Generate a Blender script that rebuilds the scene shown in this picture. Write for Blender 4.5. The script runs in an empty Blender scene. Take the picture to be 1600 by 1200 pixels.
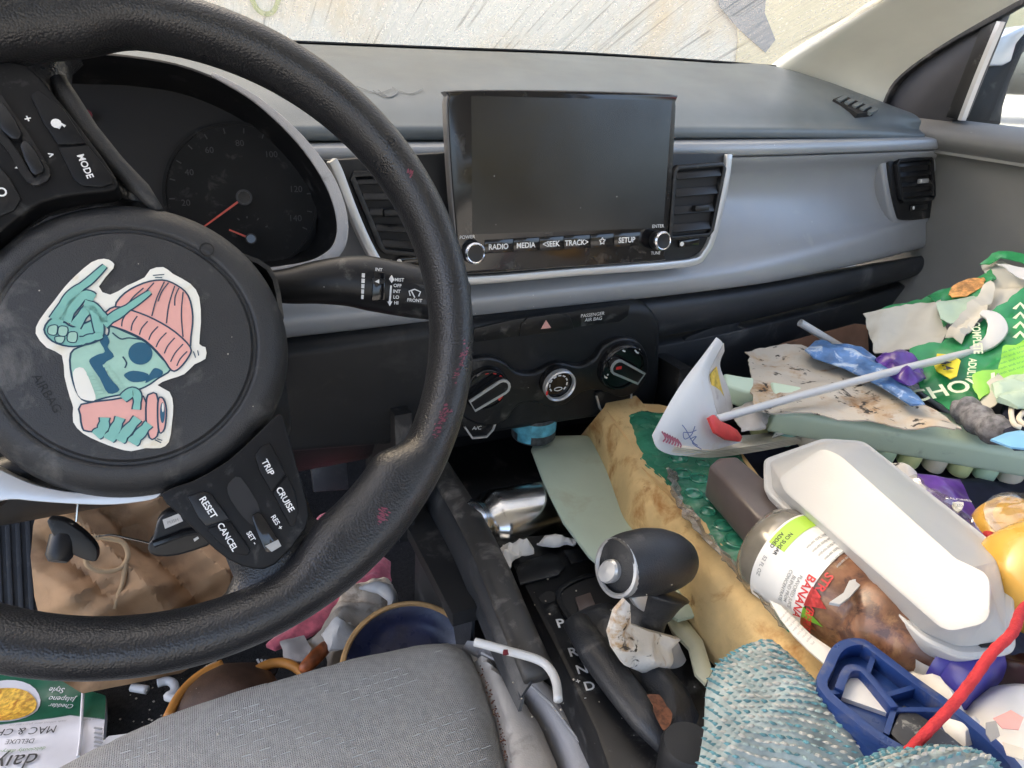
import bpy, bmesh, math, random
import numpy as np
from mathutils import Vector, Matrix, noise
from mathutils.geometry import delaunay_2d_cdt

random.seed(7)
RNG = np.random.default_rng(7)
SC = bpy.context.scene
COL = SC.collection
R = math.radians

# ------------------------------------------------------------------ camera
YAW, PITCH, ROLL, FOC = R(25), R(24), R(2), 1100.0      # focal length in pixels of a 1600 wide frame
_r = Vector((math.cos(YAW), -math.sin(YAW), 0))
CF = Vector((math.sin(YAW) * math.cos(PITCH), math.cos(YAW) * math.cos(PITCH), -math.sin(PITCH)))
_u = _r.cross(CF)
CR = _r * math.cos(ROLL) + _u * math.sin(ROLL)
CU = _u * math.cos(ROLL) - _r * math.sin(ROLL)
cam = bpy.data.objects.new('camera', bpy.data.cameras.new('camera'))
COL.objects.link(cam)
cam.data.sensor_width = 36
cam.data.lens = 36 * FOC / 1600
cam.data.clip_start = 0.01
cam.data.clip_end = 500
cam.matrix_world = Matrix(((CR.x, CU.x, -CF.x, 0), (CR.y, CU.y, -CF.y, 0), (CR.z, CU.z, -CF.z, 0), (0, 0, 0, 1)))
SC.camera = cam

# ------------------------------------------------------------------ sky and sun
SUN_EL, SUN_AZ = R(30), R(-25)          # azimuth clockwise from +Y: the sun stands behind the wall, which shades the car
world = bpy.data.worlds.new('World')
SC.world = world
world.use_nodes = True
wn = world.node_tree
wn.nodes.clear()
wo = wn.nodes.new('ShaderNodeOutputWorld')
wb = wn.nodes.new('ShaderNodeBackground')
ws = wn.nodes.new('ShaderNodeTexSky')
ws.sky_type = 'NISHITA'
ws.sun_disc = False
ws.sun_elevation = SUN_EL
ws.sun_rotation = SUN_AZ
ws.air_density = 0.7
ws.dust_density = 6.0
ws.ozone_density = 0.6
wb.inputs['Strength'].default_value = 0.15
wn.links.new(ws.outputs[0], wb.inputs[0])
wn.links.new(wb.outputs[0], wo.inputs[0])
sun = bpy.data.objects.new('sun', bpy.data.lights.new('sun', 'SUN'))
COL.objects.link(sun)
sun.data.energy = 3.2
sun.data.angle = R(0.6)
sun.data.color = (1, .95, .86)
sdir = Vector((math.sin(SUN_AZ) * math.cos(SUN_EL), math.cos(SUN_AZ) * math.cos(SUN_EL), math.sin(SUN_EL)))
sun.rotation_euler = (-sdir).to_track_quat('-Z', 'Y').to_euler()
SC.view_settings.view_transform = 'Standard'
SC.view_settings.look = 'None'
SC.view_settings.gamma = 1
SC.view_settings.use_curve_mapping = False
SC.view_settings.exposure = 3.0
SC.view_settings.use_white_balance = True
SC.view_settings.white_balance_temperature = 6800
SC.render.engine = 'CYCLES'
SC.cycles.use_denoising = True
SC.cycles.max_bounces = 8
SC.cycles.diffuse_bounces = 5
SC.cycles.transparent_max_bounces = 12
SC.cycles.caustics_reflective = False
SC.cycles.caustics_refractive = False

# ------------------------------------------------------------------ geometry helpers
def ray(x, y):
    return CF + CR * ((x - 800) / FOC) + CU * ((600 - y) / FOC)
def aY(x, y, Y):
    d = ray(x, y); return d * (Y / d.y)
def aZ(x, y, Z):
    d = ray(x, y); return d * (Z / d.z)
def aX(x, y, X):
    d = ray(x, y); return d * (X / d.x)
def px(P):
    d = P.dot(CF)
    return (800 + FOC * P.dot(CR) / d, 600 - FOC * P.dot(CU) / d)

class Fr:
    """a local frame: origin, u and v axes in the plane, n out of it"""
    def __init__(s, o, u, n):
        s.o = Vector(o); s.n = Vector(n).normalized()
        u = Vector(u); s.u = (u - s.n * u.dot(s.n)).normalized()
        s.v = s.n.cross(s.u)
    def __call__(s, a, b, c=0.0):
        return s.o + s.u * a + s.v * b + s.n * c
    def hit(s, x, y, off=0.0):
        d = ray(x, y)
        t = (s.o + s.n * off).dot(s.n) / d.dot(s.n)
        p = d * t - s.o
        return (p.dot(s.u), p.dot(s.v))
    def P(s, x, y, off=0.0):
        a, b = s.hit(x, y, off)
        return s(a, b, off)
    def up(s, c):
        return Fr(s.o + s.n * c, s.u, s.n)

def hz(Z):
    return Fr((0, 0, Z), (1, 0, 0), (0, 0, 1))
def pl3(a, b, c):
    n = (b - a).cross(c - a).normalized()
    if n.dot(a) > 0: n = -n           # faces the eye
    return Fr(a, b - a, n)

def smooth(pts, k=6, closed=True):
    """Catmull-Rom through points (tuples or Vectors)"""
    P = [Vector(p) for p in pts]; n = len(P); out = []
    rng = range(n) if closed else range(n - 1)
    for i in rng:
        if closed: a, b, c, d = P[i - 1], P[i], P[(i + 1) % n], P[(i + 2) % n]
        else: a, b, c, d = P[max(i - 1, 0)], P[i], P[i + 1], P[min(i + 2, n - 1)]
        for j in range(k):
            t = j / k
            out.append(.5 * ((2 * b) + (c - a) * t + (2 * a - 5 * b + 4 * c - d) * t * t + (3 * b - a - 3 * c + d) * t ** 3))
    if not closed: out.append(P[-1].copy())
    return out

def put(name, verts, faces, mat, parent=None, ang=35, bevel=0, seg=2, solid=0, keep=None):
    """one mesh object; vertices are given in world space"""
    vs = [Vector(v) for v in verts]
    lo = Vector((min(v.x for v in vs), min(v.y for v in vs), min(v.z for v in vs)))
    hi = Vector((max(v.x for v in vs), max(v.y for v in vs), max(v.z for v in vs)))
    c = (lo + hi) / 2; c.z = lo.z
    me = bpy.data.meshes.new(name)
    me.from_pydata([v - c for v in vs], [], [list(f) for f in faces])
    if bevel or solid:
        bm = bmesh.new(); bm.from_mesh(me)
        bmesh.ops.recalc_face_normals(bm, faces=bm.faces)
        if solid:
            bmesh.ops.solidify(bm, geom=bm.faces[:], thickness=solid)
        if bevel:
            es = [e for e in bm.edges if len(e.link_faces) == 2 and e.calc_face_angle(0) > R(30)]
            bmesh.ops.bevel(bm, geom=es, offset=bevel, segments=seg, profile=.5, affect='EDGES', clamp_overlap=True)
        bm.to_mesh(me); bm.free()
    else:
        bm = bmesh.new(); bm.from_mesh(me)
        bmesh.ops.recalc_face_normals(bm, faces=bm.faces)
        bm.to_mesh(me); bm.free()
    for p in me.polygons: p.use_smooth = True
    if ang < 180: me.set_sharp_from_angle(angle=R(ang))
    o = bpy.data.objects.new(name, me)
    COL.objects.link(o)
    me.materials.append(MATS[mat] if isinstance(mat, str) else mat)
    o.location = c
    if parent is not None:
        o.parent = parent
        o.location = c - WLOC[parent.name]
    WLOC[o.name] = c
    return o
WLOC = {}

def thing(name, label, cat, loc, group=None):
    o = bpy.data.objects.new(name, None)
    o.empty_display_size = .02
    COL.objects.link(o)
    o.location = Vector(loc); WLOC[o.name] = Vector(loc)
    return tag(o, label, cat, group)
def tag(o, label=None, cat=None, group=None, kind=None):
    if label: o['label'] = label
    if cat: o['category'] = cat
    if group: o['group'] = group
    if kind: o['kind'] = kind
    return o

class MB:
    def __init__(s): s.v = []; s.f = []
    def add(s, v, f):
        k = len(s.v); s.v += [Vector(a) for a in v]; s.f += [[i + k for i in q] for q in f]; return s
    def box(s, fr, a, b, c, o=(0, 0, 0)):
        """box of full size a,b,c centred at o in frame"""
        vs = [fr(o[0] + i * a / 2, o[1] + j * b / 2, o[2] + k * c / 2) for i in (-1, 1) for j in (-1, 1) for k in (-1, 1)]
        return s.add(vs, [(0, 1, 3, 2), (4, 6, 7, 5), (0, 4, 5, 1), (2, 3, 7, 6), (0, 2, 6, 4), (1, 5, 7, 3)])
    def lathe(s, fr, prof, n=32, arc=None, sx=1, sy=1, caps=False):
        """profile of (radius, height along n)"""
        a0, a1 = arc or (0, 2 * math.pi); full = arc is None
        m = n if full else n + 1
        vs = []; fs = []
        for r, h in prof:
            for i in range(m):
                t = a0 + (a1 - a0) * i / n
                vs.append(fr(r * math.cos(t) * sx, r * math.sin(t) * sy, h))
        for k in range(len(prof) - 1):
            for i in range(n):
                j = (i + 1) % m
                fs.append((k * m + i, k * m + j, (k + 1) * m + j, (k + 1) * m + i))
        if full and caps:
            if prof[0][0] > 1e-6: fs.append(tuple(range(m))[::-1])
            if prof[-1][0] > 1e-6: fs.append(tuple((len(prof) - 1) * m + i for i in range(m)))
        return s.add(vs, fs)
    def tube(s, path, rad, n=10, closed=False, flat=1.0, nrm=None, caps=True):
        """rad: number or list; flat squeezes along nrm"""
        P = [Vector(p) for p in path]; m = len(P); vs = []; fs = []
        T = []
        for i in range(m):
            if closed: t = P[(i + 1) % m] - P[i - 1]
            else: t = P[min(i + 1, m - 1)] - P[max(i - 1, 0)]
            T.append(t.normalized())
        N = Vector(nrm) if nrm is not None else (Vector((0, 0, 1)) if abs(T[0].z) < .9 else Vector((1, 0, 0)))
        for i in range(m):
            if nrm is None:
                N = (N - T[i] * N.dot(T[i])).normalized(); A = N
            else:
                A = (N - T[i] * N.dot(T[i])).normalized()
            B = T[i].cross(A)
            r = rad[i] if isinstance(rad, (list, tuple)) else rad
            for j in range(n):
                t = 2 * math.pi * j / n
                vs.append(P[i] + A * (math.cos(t) * r * flat) + B * (math.sin(t) * r))
        K = m if closed else m - 1
        for i in range(K):
            a, b = i * n, ((i + 1) % m) * n
            for j in range(n):
                k = (j + 1) % n
                fs.append((a + j, a + k, b + k, b + j))
        if not closed and caps:
            fs.append(tuple(range(n))[::-1]); fs.append(tuple((m - 1) * n + j for j in range(n)))
        return s.add(vs, fs)
    def prism(s, fr, pts, h0, h1, shift=(0, 0)):
        """2D polygon from height h0 to h1"""
        n = len(pts)
        vs = [fr(p[0] + shift[0], p[1] + shift[1], h0) for p in pts] + [fr(p[0], p[1], h1) for p in pts]
        fs = [tuple(range(n))[::-1], tuple(range(n, 2 * n))] + [(i, (i + 1) % n, n + (i + 1) % n, n + i) for i in range(n)]
        return s.add(vs, fs)
    def band(s, fr, path, w, h0, h1, closed=False):
        """ribbon of width w along a 2D path, from height h0 to h1"""
        P = [Vector((p[0], p[1])) for p in path]; n = len(P); vs = []; fs = []
        for i in range(n):
            t = (P[(i + 1) % n] - P[i - 1]) if closed else (P[min(i + 1, n - 1)] - P[max(i - 1, 0)])
            t.normalize(); q = Vector((-t.y, t.x))
            ww = w[i] if isinstance(w, (list, tuple)) else w
            a = P[i] + q * ww / 2; b = P[i] - q * ww / 2
            vs += [fr(a.x, a.y, h0), fr(b.x, b.y, h0), fr(b.x, b.y, h1), fr(a.x, a.y, h1)]
        for i in range(n if closed else n - 1):
            a, b = i * 4, ((i + 1) % n) * 4
            for j in range(4):
                k = (j + 1) % 4
                fs.append((a + j, a + k, b + k, b + j))
        if not closed: fs += [(0, 1, 2, 3), (n * 4 - 1, n * 4 - 2, n * 4 - 3, n * 4 - 4)]
        return s.add(vs, fs)
    def build(s, name, mat, parent=None, **k):
        return put(name, s.v, s.f, mat, parent, **k)

def grid(rows, ru=1, rv=1, cu=False):
    """surface through a net of control points: rows of equal length, smoothed both ways"""
    rr = [smooth(r, ru, False) if ru > 1 else [Vector(p) for p in r] for r in rows]
    cols = list(zip(*rr))
    cc = [smooth(c, rv, False) if rv > 1 else list(c) for c in cols]
    n, m = len(cc), len(cc[0])
    vs = [cc[i][j] for j in range(m) for i in range(n)]
    fs = [(j * n + i, j * n + i + 1, (j + 1) * n + i + 1, (j + 1) * n + i) for j in range(m - 1) for i in range(n - 1)]
    return vs, fs
def gput(name, rows, mat, parent=None, ru=1, rv=1, solid=0, **k):
    v, f = grid(rows, ru, rv)
    return put(name, v, f, mat, parent, solid=solid, **k)

def inside(x, y, poly):
    c = False; n = len(poly); j = n - 1
    for i in range(n):
        xi, yi = poly[i][0], poly[i][1]; xj, yj = poly[j][0], poly[j][1]
        if (yi > y) != (yj > y) and x < (xj - xi) * (y - yi) / (yj - yi) + xi: c = not c
        j = i
    return c
def edge_dist(P, poly):
    P = np.asarray(P); A = np.array([(p[0], p[1]) for p in poly]); B = np.roll(A, -1, 0)
    d = np.full(len(P), 1e9)
    for a, b in zip(A, B):
        ab = b - a; t = np.clip(((P - a) @ ab) / max(ab @ ab, 1e-12), 0, 1)
        d = np.minimum(d, np.linalg.norm(P - (a + t[:, None] * ab), axis=1))
    return d
def resample(poly, step):
    out = []; n = len(poly)
    for i in range(n):
        a = Vector((poly[i][0], poly[i][1])); b = Vector((poly[(i + 1) % n][0], poly[(i + 1) % n][1]))
        k = max(1, int(round((b - a).length / step)))
        for j in range(k): out.append(a.lerp(b, j / k))
    return out

def folds(seed, n, scale, amp, warp=.18):
    """sharp creases: sum of triangle waves in random directions"""
    g = np.random.default_rng(seed); par = []
    for i in range(n):
        t = g.uniform(0, math.pi); f = g.uniform(.5, 1.6) / scale
        par.append((math.cos(t) * f, math.sin(t) * f, g.uniform(0, 1), g.uniform(.4, 1.2) / (f * scale)))
    def h(u, v):
        s = 0.0
        wu = u + warp * scale * noise.noise((u / scale * .9, v / scale * .9, seed))
        wv = v + warp * scale * noise.noise((u / scale * .9, v / scale * .9, seed + 9))
        for a, b, c, w in par:
            q = (a * wu + b * wv + c) % 1.0
            s += w * (abs(q - .5) * 4 - 1)
        return amp * s / n ** .5
    return h
def lumps(seed, scale, amp, octv=3):
    def h(u, v):
        return amp * noise.fractal((u / scale, v / scale, seed * 1.7), 1.0, 2.0, octv)
    return h

def sheet(name, fr, poly, mat, parent=None, step=.006, h=None, thick=.0012, dome=0, domew=.02, base=0.0, jag=0, shift=None, px_=True, ang=40, skirt=True, seed=1):
    """a solid piece with a free outline (pixels traced onto the frame's plane), a relief h(u,v), a domed top and thickness"""
    p2 = [fr.hit(*p, base) for p in poly] if px_ else [tuple(p[:2]) for p in poly]
    b = resample(p2, step)
    if jag:
        b = [Vector((p.x + jag * noise.noise((p.x * 90, p.y * 90, seed)), p.y + jag * noise.noise((p.x * 90, p.y * 90, seed + 5)))) for p in b]
    n = len(b)
    xs = [p.x for p in b]; ys = [p.y for p in b]
    pts = []
    g = np.random.default_rng(seed)
    y = min(ys); row = 0
    while y < max(ys):
        x = min(xs) + (step / 2 if row % 2 else 0)
        while x < max(xs):
            q = (x + g.uniform(-.15, .15) * step, y + g.uniform(-.15, .15) * step)
            if inside(q[0], q[1], b): pts.append(q)
            x += step
        y += step * .87; row += 1
    if pts:
        d = edge_dist(pts, b)
        pts = [p for p, dd in zip(pts, d) if dd > step * .5]
    allp = [Vector((p.x, p.y)) for p in b] + [Vector(p) for p in pts]
    r = delaunay_2d_cdt(allp, [(i, (i + 1) % n) for i in range(n)], [], 1, 1e-7)
    V2, F = r[0], r[2]
    dd = edge_dist([(p.x, p.y) for p in V2], b)
    top = []; bot = []
    sh = shift or (0, 0)
    for p, e in zip(V2, dd):
        z = base + dome * (1 - math.exp(-e / domew)) * 1.0
        if h: z += h(p.x, p.y) * (1 if not dome else min(1, .35 + e / domew))
        top.append(fr(p.x, p.y, z))
        zb = (base - thick) if dome or thick > .006 else z - thick
        bot.append(fr(p.x + sh[0], p.y + sh[1], zb))
    m = len(V2)
    # boundary edges of the triangulation
    cnt = {}
    for f in F:
        for i in range(len(f)):
            e = (f[i], f[(i + 1) % len(f)])
            cnt[tuple(sorted(e))] = cnt.get(tuple(sorted(e)), 0) + 1
    faces = [tuple(f) for f in F] + [tuple(m + i for i in reversed(f)) for f in F]
    for f in F:
        for i in range(len(f)):
            a, c = f[i], f[(i + 1) % len(f)]
            if cnt[tuple(sorted((a, c)))] == 1: faces.append((c, a, m + a, m + c))
    return put(name, top + bot, faces, mat, parent, ang=ang)

def hitpx(x, y):
    """first surface already built along the ray through a pixel: point and normal"""
    bpy.context.view_layer.update()
    ok, loc, nrm, *_ = SC.ray_cast(bpy.context.evaluated_depsgraph_get(), Vector((0, 0, 0)), ray(x, y).normalized())
    if nrm.dot(loc) > 0: nrm = -nrm
    return loc, nrm
_txt = {}
def text_mesh(s, bold=False):
    """triangulated lettering, 1 unit high capitals, centred"""
    if s in _txt: return _txt[s]
    cu = bpy.data.curves.new('t', 'FONT'); cu.body = s; cu.size = 1.0; cu.align_x = 'CENTER'; cu.resolution_u = 3
    if bold: cu.offset = .02
    o = bpy.data.objects.new('t', cu); COL.objects.link(o)
    dg = bpy.context.evaluated_depsgraph_get()
    me = bpy.data.meshes.new_from_object(o.evaluated_get(dg))
    v = [(p.co.x, p.co.y) for p in me.vertices]; f = [tuple(p.vertices) for p in me.polygons]
    bpy.data.objects.remove(o); bpy.data.curves.remove(cu); bpy.data.meshes.remove(me)
    if not v: return ([], [])
    ys = [a[1] for a in v]; xs = [a[0] for a in v]
    cy = .36; cx = (min(xs) + max(xs)) / 2
    v = [((a - cx) / .72, (b - cy) / .72) for a, b in v]
    _txt[s] = (v, f)
    return _txt[s]
def text(s, fr, c, d, hpx, mat, parent, off=.0006, name='lettering', bold=False, sx=1.0, fn=None):
    """lettering centred at pixel c on the frame's plane, running in pixel direction d, hpx pixels high"""
    v, f = text_mesh(s, bold)
    o = Vector(fr.hit(*c)); e = Vector(fr.hit(c[0] + d[0], c[1] + d[1]))
    U = (e - o).normalized(); W = Vector((-U.y, U.x))
    q = px(fr(*(o + W * .01))); k = math.hypot(q[0] - c[0], q[1] - c[1]) / .01
    hh = hpx / k
    vs = []
    for a, b in v:
        p = o + U * (a * hh * sx) + W * (b * hh)
        vs.append(fr(p.x, p.y, off + (fn(p.x, p.y) if fn else 0)))
    n = len(vs)
    return put(name, vs, f, mat, parent)
def pp(fr, poly, k=0, off=0.0, closed=True):
    """pixel polygon -> plane coordinates, optionally smoothed"""
    q = [fr.hit(p[0], p[1], off) for p in poly]
    return [(p.x, p.y) for p in smooth([(a, b, 0) for a, b in q], k, closed)] if k else q

# ------------------------------------------------------------------ materials
MATS = {}
def M(name, col, rough=.5, metal=0.0, var=.0, vscale=25, bump=0.0, bscale=600, btype='noise', dirt=None, coat=0.0, trans=0.0, spec=.5, sheen=0.0, rvar=.0, specks=None, stretch=None, bdist=.001, subsurf=0):
    m = bpy.data.materials.new(name); m.use_nodes = True
    nt = m.node_tree; L = nt.links.new
    b = nt.nodes['Principled BSDF']
    b.inputs['Roughness'].default_value = rough
    b.inputs['Metallic'].default_value = metal
    b.inputs['Specular IOR Level'].default_value = spec
    b.inputs['Coat Weight'].default_value = coat
    b.inputs['Coat Roughness'].default_value = .08
    b.inputs['Transmission Weight'].default_value = trans
    if sheen:
        b.inputs['Sheen Weight'].default_value = sheen
    if subsurf:
        b.inputs['Subsurface Weight'].default_value = subsurf
        b.inputs['Subsurface Radius'].default_value = (.01, .008, .006)
    tc = nt.nodes.new('ShaderNodeTexCoord')
    src = tc.outputs['Object']
    if stretch:
        mp = nt.nodes.new('ShaderNodeMapping'); mp.inputs['Scale'].default_value = stretch
        L(src, mp.inputs[0]); src = mp.outputs[0]
    def nz(scale, det=4, rg=.55, dist=0):
        n = nt.nodes.new('ShaderNodeTexNoise'); n.inputs['Scale'].default_value = scale
        n.inputs['Detail'].default_value = det; n.inputs['Roughness'].default_value = rg; n.inputs['Distortion'].default_value = dist
        L(src, n.inputs['Vector']); return n.outputs['Fac']
    def ramp(f, a, c):
        r = nt.nodes.new('ShaderNodeMapRange'); r.inputs['From Min'].default_value = a; r.inputs['From Max'].default_value = c
        L(f, r.inputs['Value']); return r.outputs[0]
    def mix(f, A, B, mode='MIX'):
        x = nt.nodes.new('ShaderNodeMix'); x.data_type = 'RGBA'; x.blend_type = mode
        for sock, v in ((x.inputs['Factor'], f), (x.inputs['A'], A), (x.inputs['B'], B)):
            if isinstance(v, (int, float)): sock.default_value = v
            elif isinstance(v, tuple): sock.default_value = v if len(v) == 4 else (*v, 1)
            else: L(v, sock)
        return x.outputs['Result']
    c = (*col, 1)
    if var:
        f = nz(vscale)
        c = mix(ramp(f, .37, .63), tuple(min(1, a * (1 - var)) for a in col), tuple(min(1, a * (1 + var)) for a in col))
    if dirt:                                # (colour, low, high, scale)
        for dc, lo, hi, sc in (dirt if isinstance(dirt, list) else [dirt]):
            f = nz(sc, 6, .65, .4)
            lo, hi = .5 + (lo - .5) * .55, .5 + (hi - .5) * .55
            c = mix(ramp(f, lo, hi), c, dc)
    if specks:                              # (colour, scale, threshold)
        v = nt.nodes.new('ShaderNodeTexVoronoi'); v.inputs['Scale'].default_value = specks[1]
        L(src, v.inputs['Vector'])
        r = nt.nodes.new('ShaderNodeMapRange'); r.inputs['From Min'].default_value = specks[2]; r.inputs['From Max'].default_value = specks[2] * .6
        L(v.outputs['Distance'], r.inputs['Value'])
        c = mix(r.outputs[0], c, specks[0])
    if isinstance(c, tuple): b.inputs['Base Color'].default_value = c
    else: L(c, b.inputs['Base Color'])
    if rvar:
        r = nt.nodes.new('ShaderNodeMapRange'); r.inputs['To Min'].default_value = max(.02, rough - rvar); r.inputs['To Max'].default_value = min(1, rough + rvar)
        r.inputs['From Min'].default_value = .3; r.inputs['From Max'].default_value = .7
        L(nz(vscale * 1.3, 5), r.inputs['Value']); L(r.outputs[0], b.inputs['Roughness'])
    if bump:
        bp = nt.nodes.new('ShaderNodeBump'); bp.inputs['Strength'].default_value = bump; bp.inputs['Distance'].default_value = bdist
        if btype == 'weave':
            hs = []
            for ax in ('X', 'Y'):
                w = nt.nodes.new('ShaderNodeTexWave'); w.bands_direction = ax; w.inputs['Scale'].default_value = bscale; w.inputs['Distortion'].default_value = 1.5; w.inputs['Detail Scale'].default_value = 3
                L(src, w.inputs['Vector']); hs.append(w.outputs['Fac'])
            mm = nt.nodes.new('ShaderNodeMath'); mm.operation = 'MULTIPLY'; L(hs[0], mm.inputs[0]); L(hs[1], mm.inputs[1]); L(mm.outputs[0], bp.inputs['Height'])
        elif btype == 'leather':
            v = nt.nodes.new('ShaderNodeTexVoronoi'); v.feature = 'SMOOTH_F1'; v.inputs['Scale'].default_value = bscale; v.inputs['Smoothness'].default_value = .35
            L(src, v.inputs['Vector'])
            inv = nt.nodes.new('ShaderNodeMath'); inv.operation = 'SUBTRACT'; inv.inputs[0].default_value = 1
            L(v.outputs['Distance'], inv.inputs[1]); L(inv.outputs[0], bp.inputs['Height'])
        else:
            L(nz(bscale, 3), bp.inputs['Height'])
        L(bp.outputs[0], b.inputs['Normal'])
    MATS[name] = m
    return m

DUST = ((.22, .215, .2), .62, .86, 55)
# cabin plastics
M('dash_pad', (.12, .14, .15), .34, var=.12, vscale=9, bump=.25, bscale=1500, rvar=.06, dirt=((.16, .17, .17), .58, .9, 12), specks=((.5, .5, .48), 38, .035))
M('dash_dark', (.010, .0112, .0132), .45, spec=.35, var=.15, vscale=12, bump=.25, bscale=1500, dirt=((.035, .035, .036), .62, 1.0, 20))
M('glovebox', (.026, .0285, .033), .42, var=.15, vscale=8, bump=.25, bscale=1400, dirt=((.10, .10, .1), .62, .9, 16))
M('silver_panel', (.30, .315, .335), .36, metal=.2, var=.05, vscale=6, rvar=.05, bump=.12, bscale=1600, dirt=((.40, .40, .39), .70, 1.1, 22), specks=((.66, .64, .6), 48, .04))
M('silver_trim', (.50, .51, .52), .32, metal=.5)
M('chrome', (.74, .74, .76), .2, metal=1)
M('gloss_black', (.008, .008, .009), .12, rvar=.05, vscale=20, dirt=((.06, .06, .06), .66, .9, 40))
M('screen_glass', (.008, .009, .010), .2, var=.2, vscale=9, rvar=.07, specks=((.4, .4, .4), 45, .026), spec=.5)
M('satin_black', (.009, .0095, .011), .38, spec=.38, var=.2, vscale=20, bump=.1, bscale=1500, dirt=((.09, .088, .085), .64, .92, 45), specks=((.42, .4, .38), 55, .03))
M('matte_black', (.010, .0105, .012), .55, var=.2, vscale=15, bump=.2, bscale=1200, dirt=((.085, .08, .075), .6, .9, 30))
M('control_black', (.006, .0062, .007), .5, spec=.22, var=.2, vscale=30, dirt=((.06, .06, .058), .64, .95, 60))
M('wet_glue', (.10, .115, .122), .1, spec=.6)
M('side_rail_mat', (.032, .031, .030), .5, var=.15, vscale=20, dirt=((.14, .13, .12), .56, .85, 45))
M('casing_grey', (.13, .13, .135), .3, metal=.3)
M('void_black', (.008, .008, .009), .7)
M('leather', (.016, .0165, .018), .33, var=.15, vscale=30, bump=.5, bscale=820, btype='leather', rvar=.07, bdist=.0006)
M('leather_fine', (.022, .024, .028), .42, var=.1, vscale=25, bump=.45, bscale=900, btype='leather', bdist=.0005, dirt=((.12, .115, .11), .66, .95, 30))
M('airbag_cover', (.022, .0225, .024), .48, var=.15, vscale=18, bump=.4, bscale=1300, dirt=((.12, .115, .105), .6, .95, 28), specks=((.45, .4, .32), 60, .028))
M('pillar', (.80, .79, .70), .6, var=.05, vscale=7, bump=.2, bscale=1200)
M('headliner', (.68, .67, .62), .9)
M('door_plastic', (.12, .122, .118), .52, var=.1, vscale=7, bump=.3, bscale=1000, dirt=((.13, .125, .115), .6, .9, 14), specks=((.5, .5, .48), 36, .03))
M('door_fabric', (.17, .17, .16), .75, var=.08, vscale=7, bump=.25, bscale=900)
M('quarter_trim', (.035, .036, .042), .5, var=.15, vscale=12)
M('white_print', (.75, .75, .74), .5, var=.1, vscale=200)
M('dim_print', (.04, .042, .046), .5)
M('emboss', (.003, .003, .003), .5)
M('red_print', (.62, .035, .035), .4, var=.15, vscale=100)
M('needle', (.62, .10, .07), .4)
M('dark_red', (.16, .01, .02), .5)
M('lipstick', (.17, .035, .06), .5, var=.3, vscale=160)
M('hazard', (.62, .33, .30), .4)
# seats
M('seat_fabric', (.365, .35, .32), .9, var=.10, vscale=160, bump=.9, bscale=190, btype='weave', bdist=.0012, dirt=[((.25, .24, .225), .52, .95, 9)], specks=((.04, .035, .03), 30, .035), sheen=.2)
M('seat_thread', (.52, .51, .48), .9)
M('seat_vinyl', (.46, .42, .37), .6, var=.08, vscale=22, bump=.4, bscale=700, dirt=((.15, .135, .12), .6, .9, 20))
M('seat_side', (.40, .39, .39), .55, var=.07, vscale=14, bump=.35, bscale=900, dirt=((.14, .13, .125), .6, .9, 18))
M('rust_crumb', (.13, .05, .025), .9, var=.4, vscale=300)
M('carpet', (.012, .0115, .012), .97, var=.5, vscale=220, bump=.9, bscale=500, bdist=.004, specks=((.20, .15, .13), 70, .05))
M('rubber', (.030, .030, .031), .6, var=.15, vscale=30, bump=.2, bscale=700, dirt=((.09, .085, .08), .6, .9, 40))
# litter
M('kraft', (.36, .215, .11), .78, var=.12, vscale=14, bump=.2, bscale=300, dirt=((.27, .155, .08), .58, .85, 22))
M('twine', (.46, .31, .17), .85, bump=.5, bscale=900)
M('foam', (.64, .45, .21), .82, var=.14, vscale=18, bump=.3, bscale=260, bdist=.003, dirt=[((.40, .19, .055), .55, .82, 20), ((.22, .10, .03), .74, .95, 45)])
M('foam_skin', (.66, .43, .19), .5, var=.08, vscale=10, bump=.2, bscale=500, dirt=[((.46, .21, .06), .62, .9, 20)], specks=((.2, .07, .02), 40, .05))
M('green_gel', (.035, .20, .115), .22, var=.3, vscale=26, bump=.5, bscale=60, bdist=.004, coat=.4, rvar=.1, dirt=((.10, .24, .14), .55, .8, 45))
M('green_bubble', (.03, .21, .13), .16, var=.25, vscale=60, coat=.5)
M('mint_plastic', (.47, .55, .44), .42, var=.06, vscale=9, dirt=((.40, .42, .31), .58, .9, 14), subsurf=.1)
M('pale_plastic', (.62, .60, .42), .4, var=.06, vscale=14, dirt=((.5, .46, .3), .6, .9, 30))
M('steel', (.62, .61, .59), .2, metal=1, var=.1, vscale=20, rvar=.08)
M('tin_blue', (.10, .38, .50), .35, var=.35, vscale=60)
M('tin_dark', (.05, .055, .06), .4, var=.4, vscale=200)
M('tissue', (.72, .70, .66), .9, var=.05, vscale=40, dirt=((.46, .36, .24), .64, .85, 32), bump=.3, bscale=400)
M('tissue_stained', (.70, .66, .60), .9, var=.06, vscale=30, dirt=[((.42, .26, .12), .58, .75, 26), ((.05, .04, .03), .68, .76, 60)], bump=.3, bscale=400)
M('stained_sheet', (.58, .52, .43), .8, var=.07, vscale=14, dirt=[((.55, .40, .25), .50, .75, 11), ((.34, .17, .06), .60, .78, 16), ((.05, .04, .03), .66, .74, 55)], bump=.3, bscale=200)
M('white_foam', (.52, .52, .51), .38, var=.03, vscale=10, bump=.12, bscale=700, dirt=((.78, .66, .5), .66, 1.0, 7), subsurf=.15)
M('white_plastic', (.60, .60, .59), .3, var=.03, vscale=20, subsurf=.1)
M('paper_white', (.66, .66, .65), .6, var=.04, vscale=14, dirt=((.60, .54, .44), .6, .9, 18))
M('paper_cream', (.74, .67, .54), .7, var=.06, vscale=30, dirt=((.55, .45, .32), .6, .9, 24))
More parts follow.
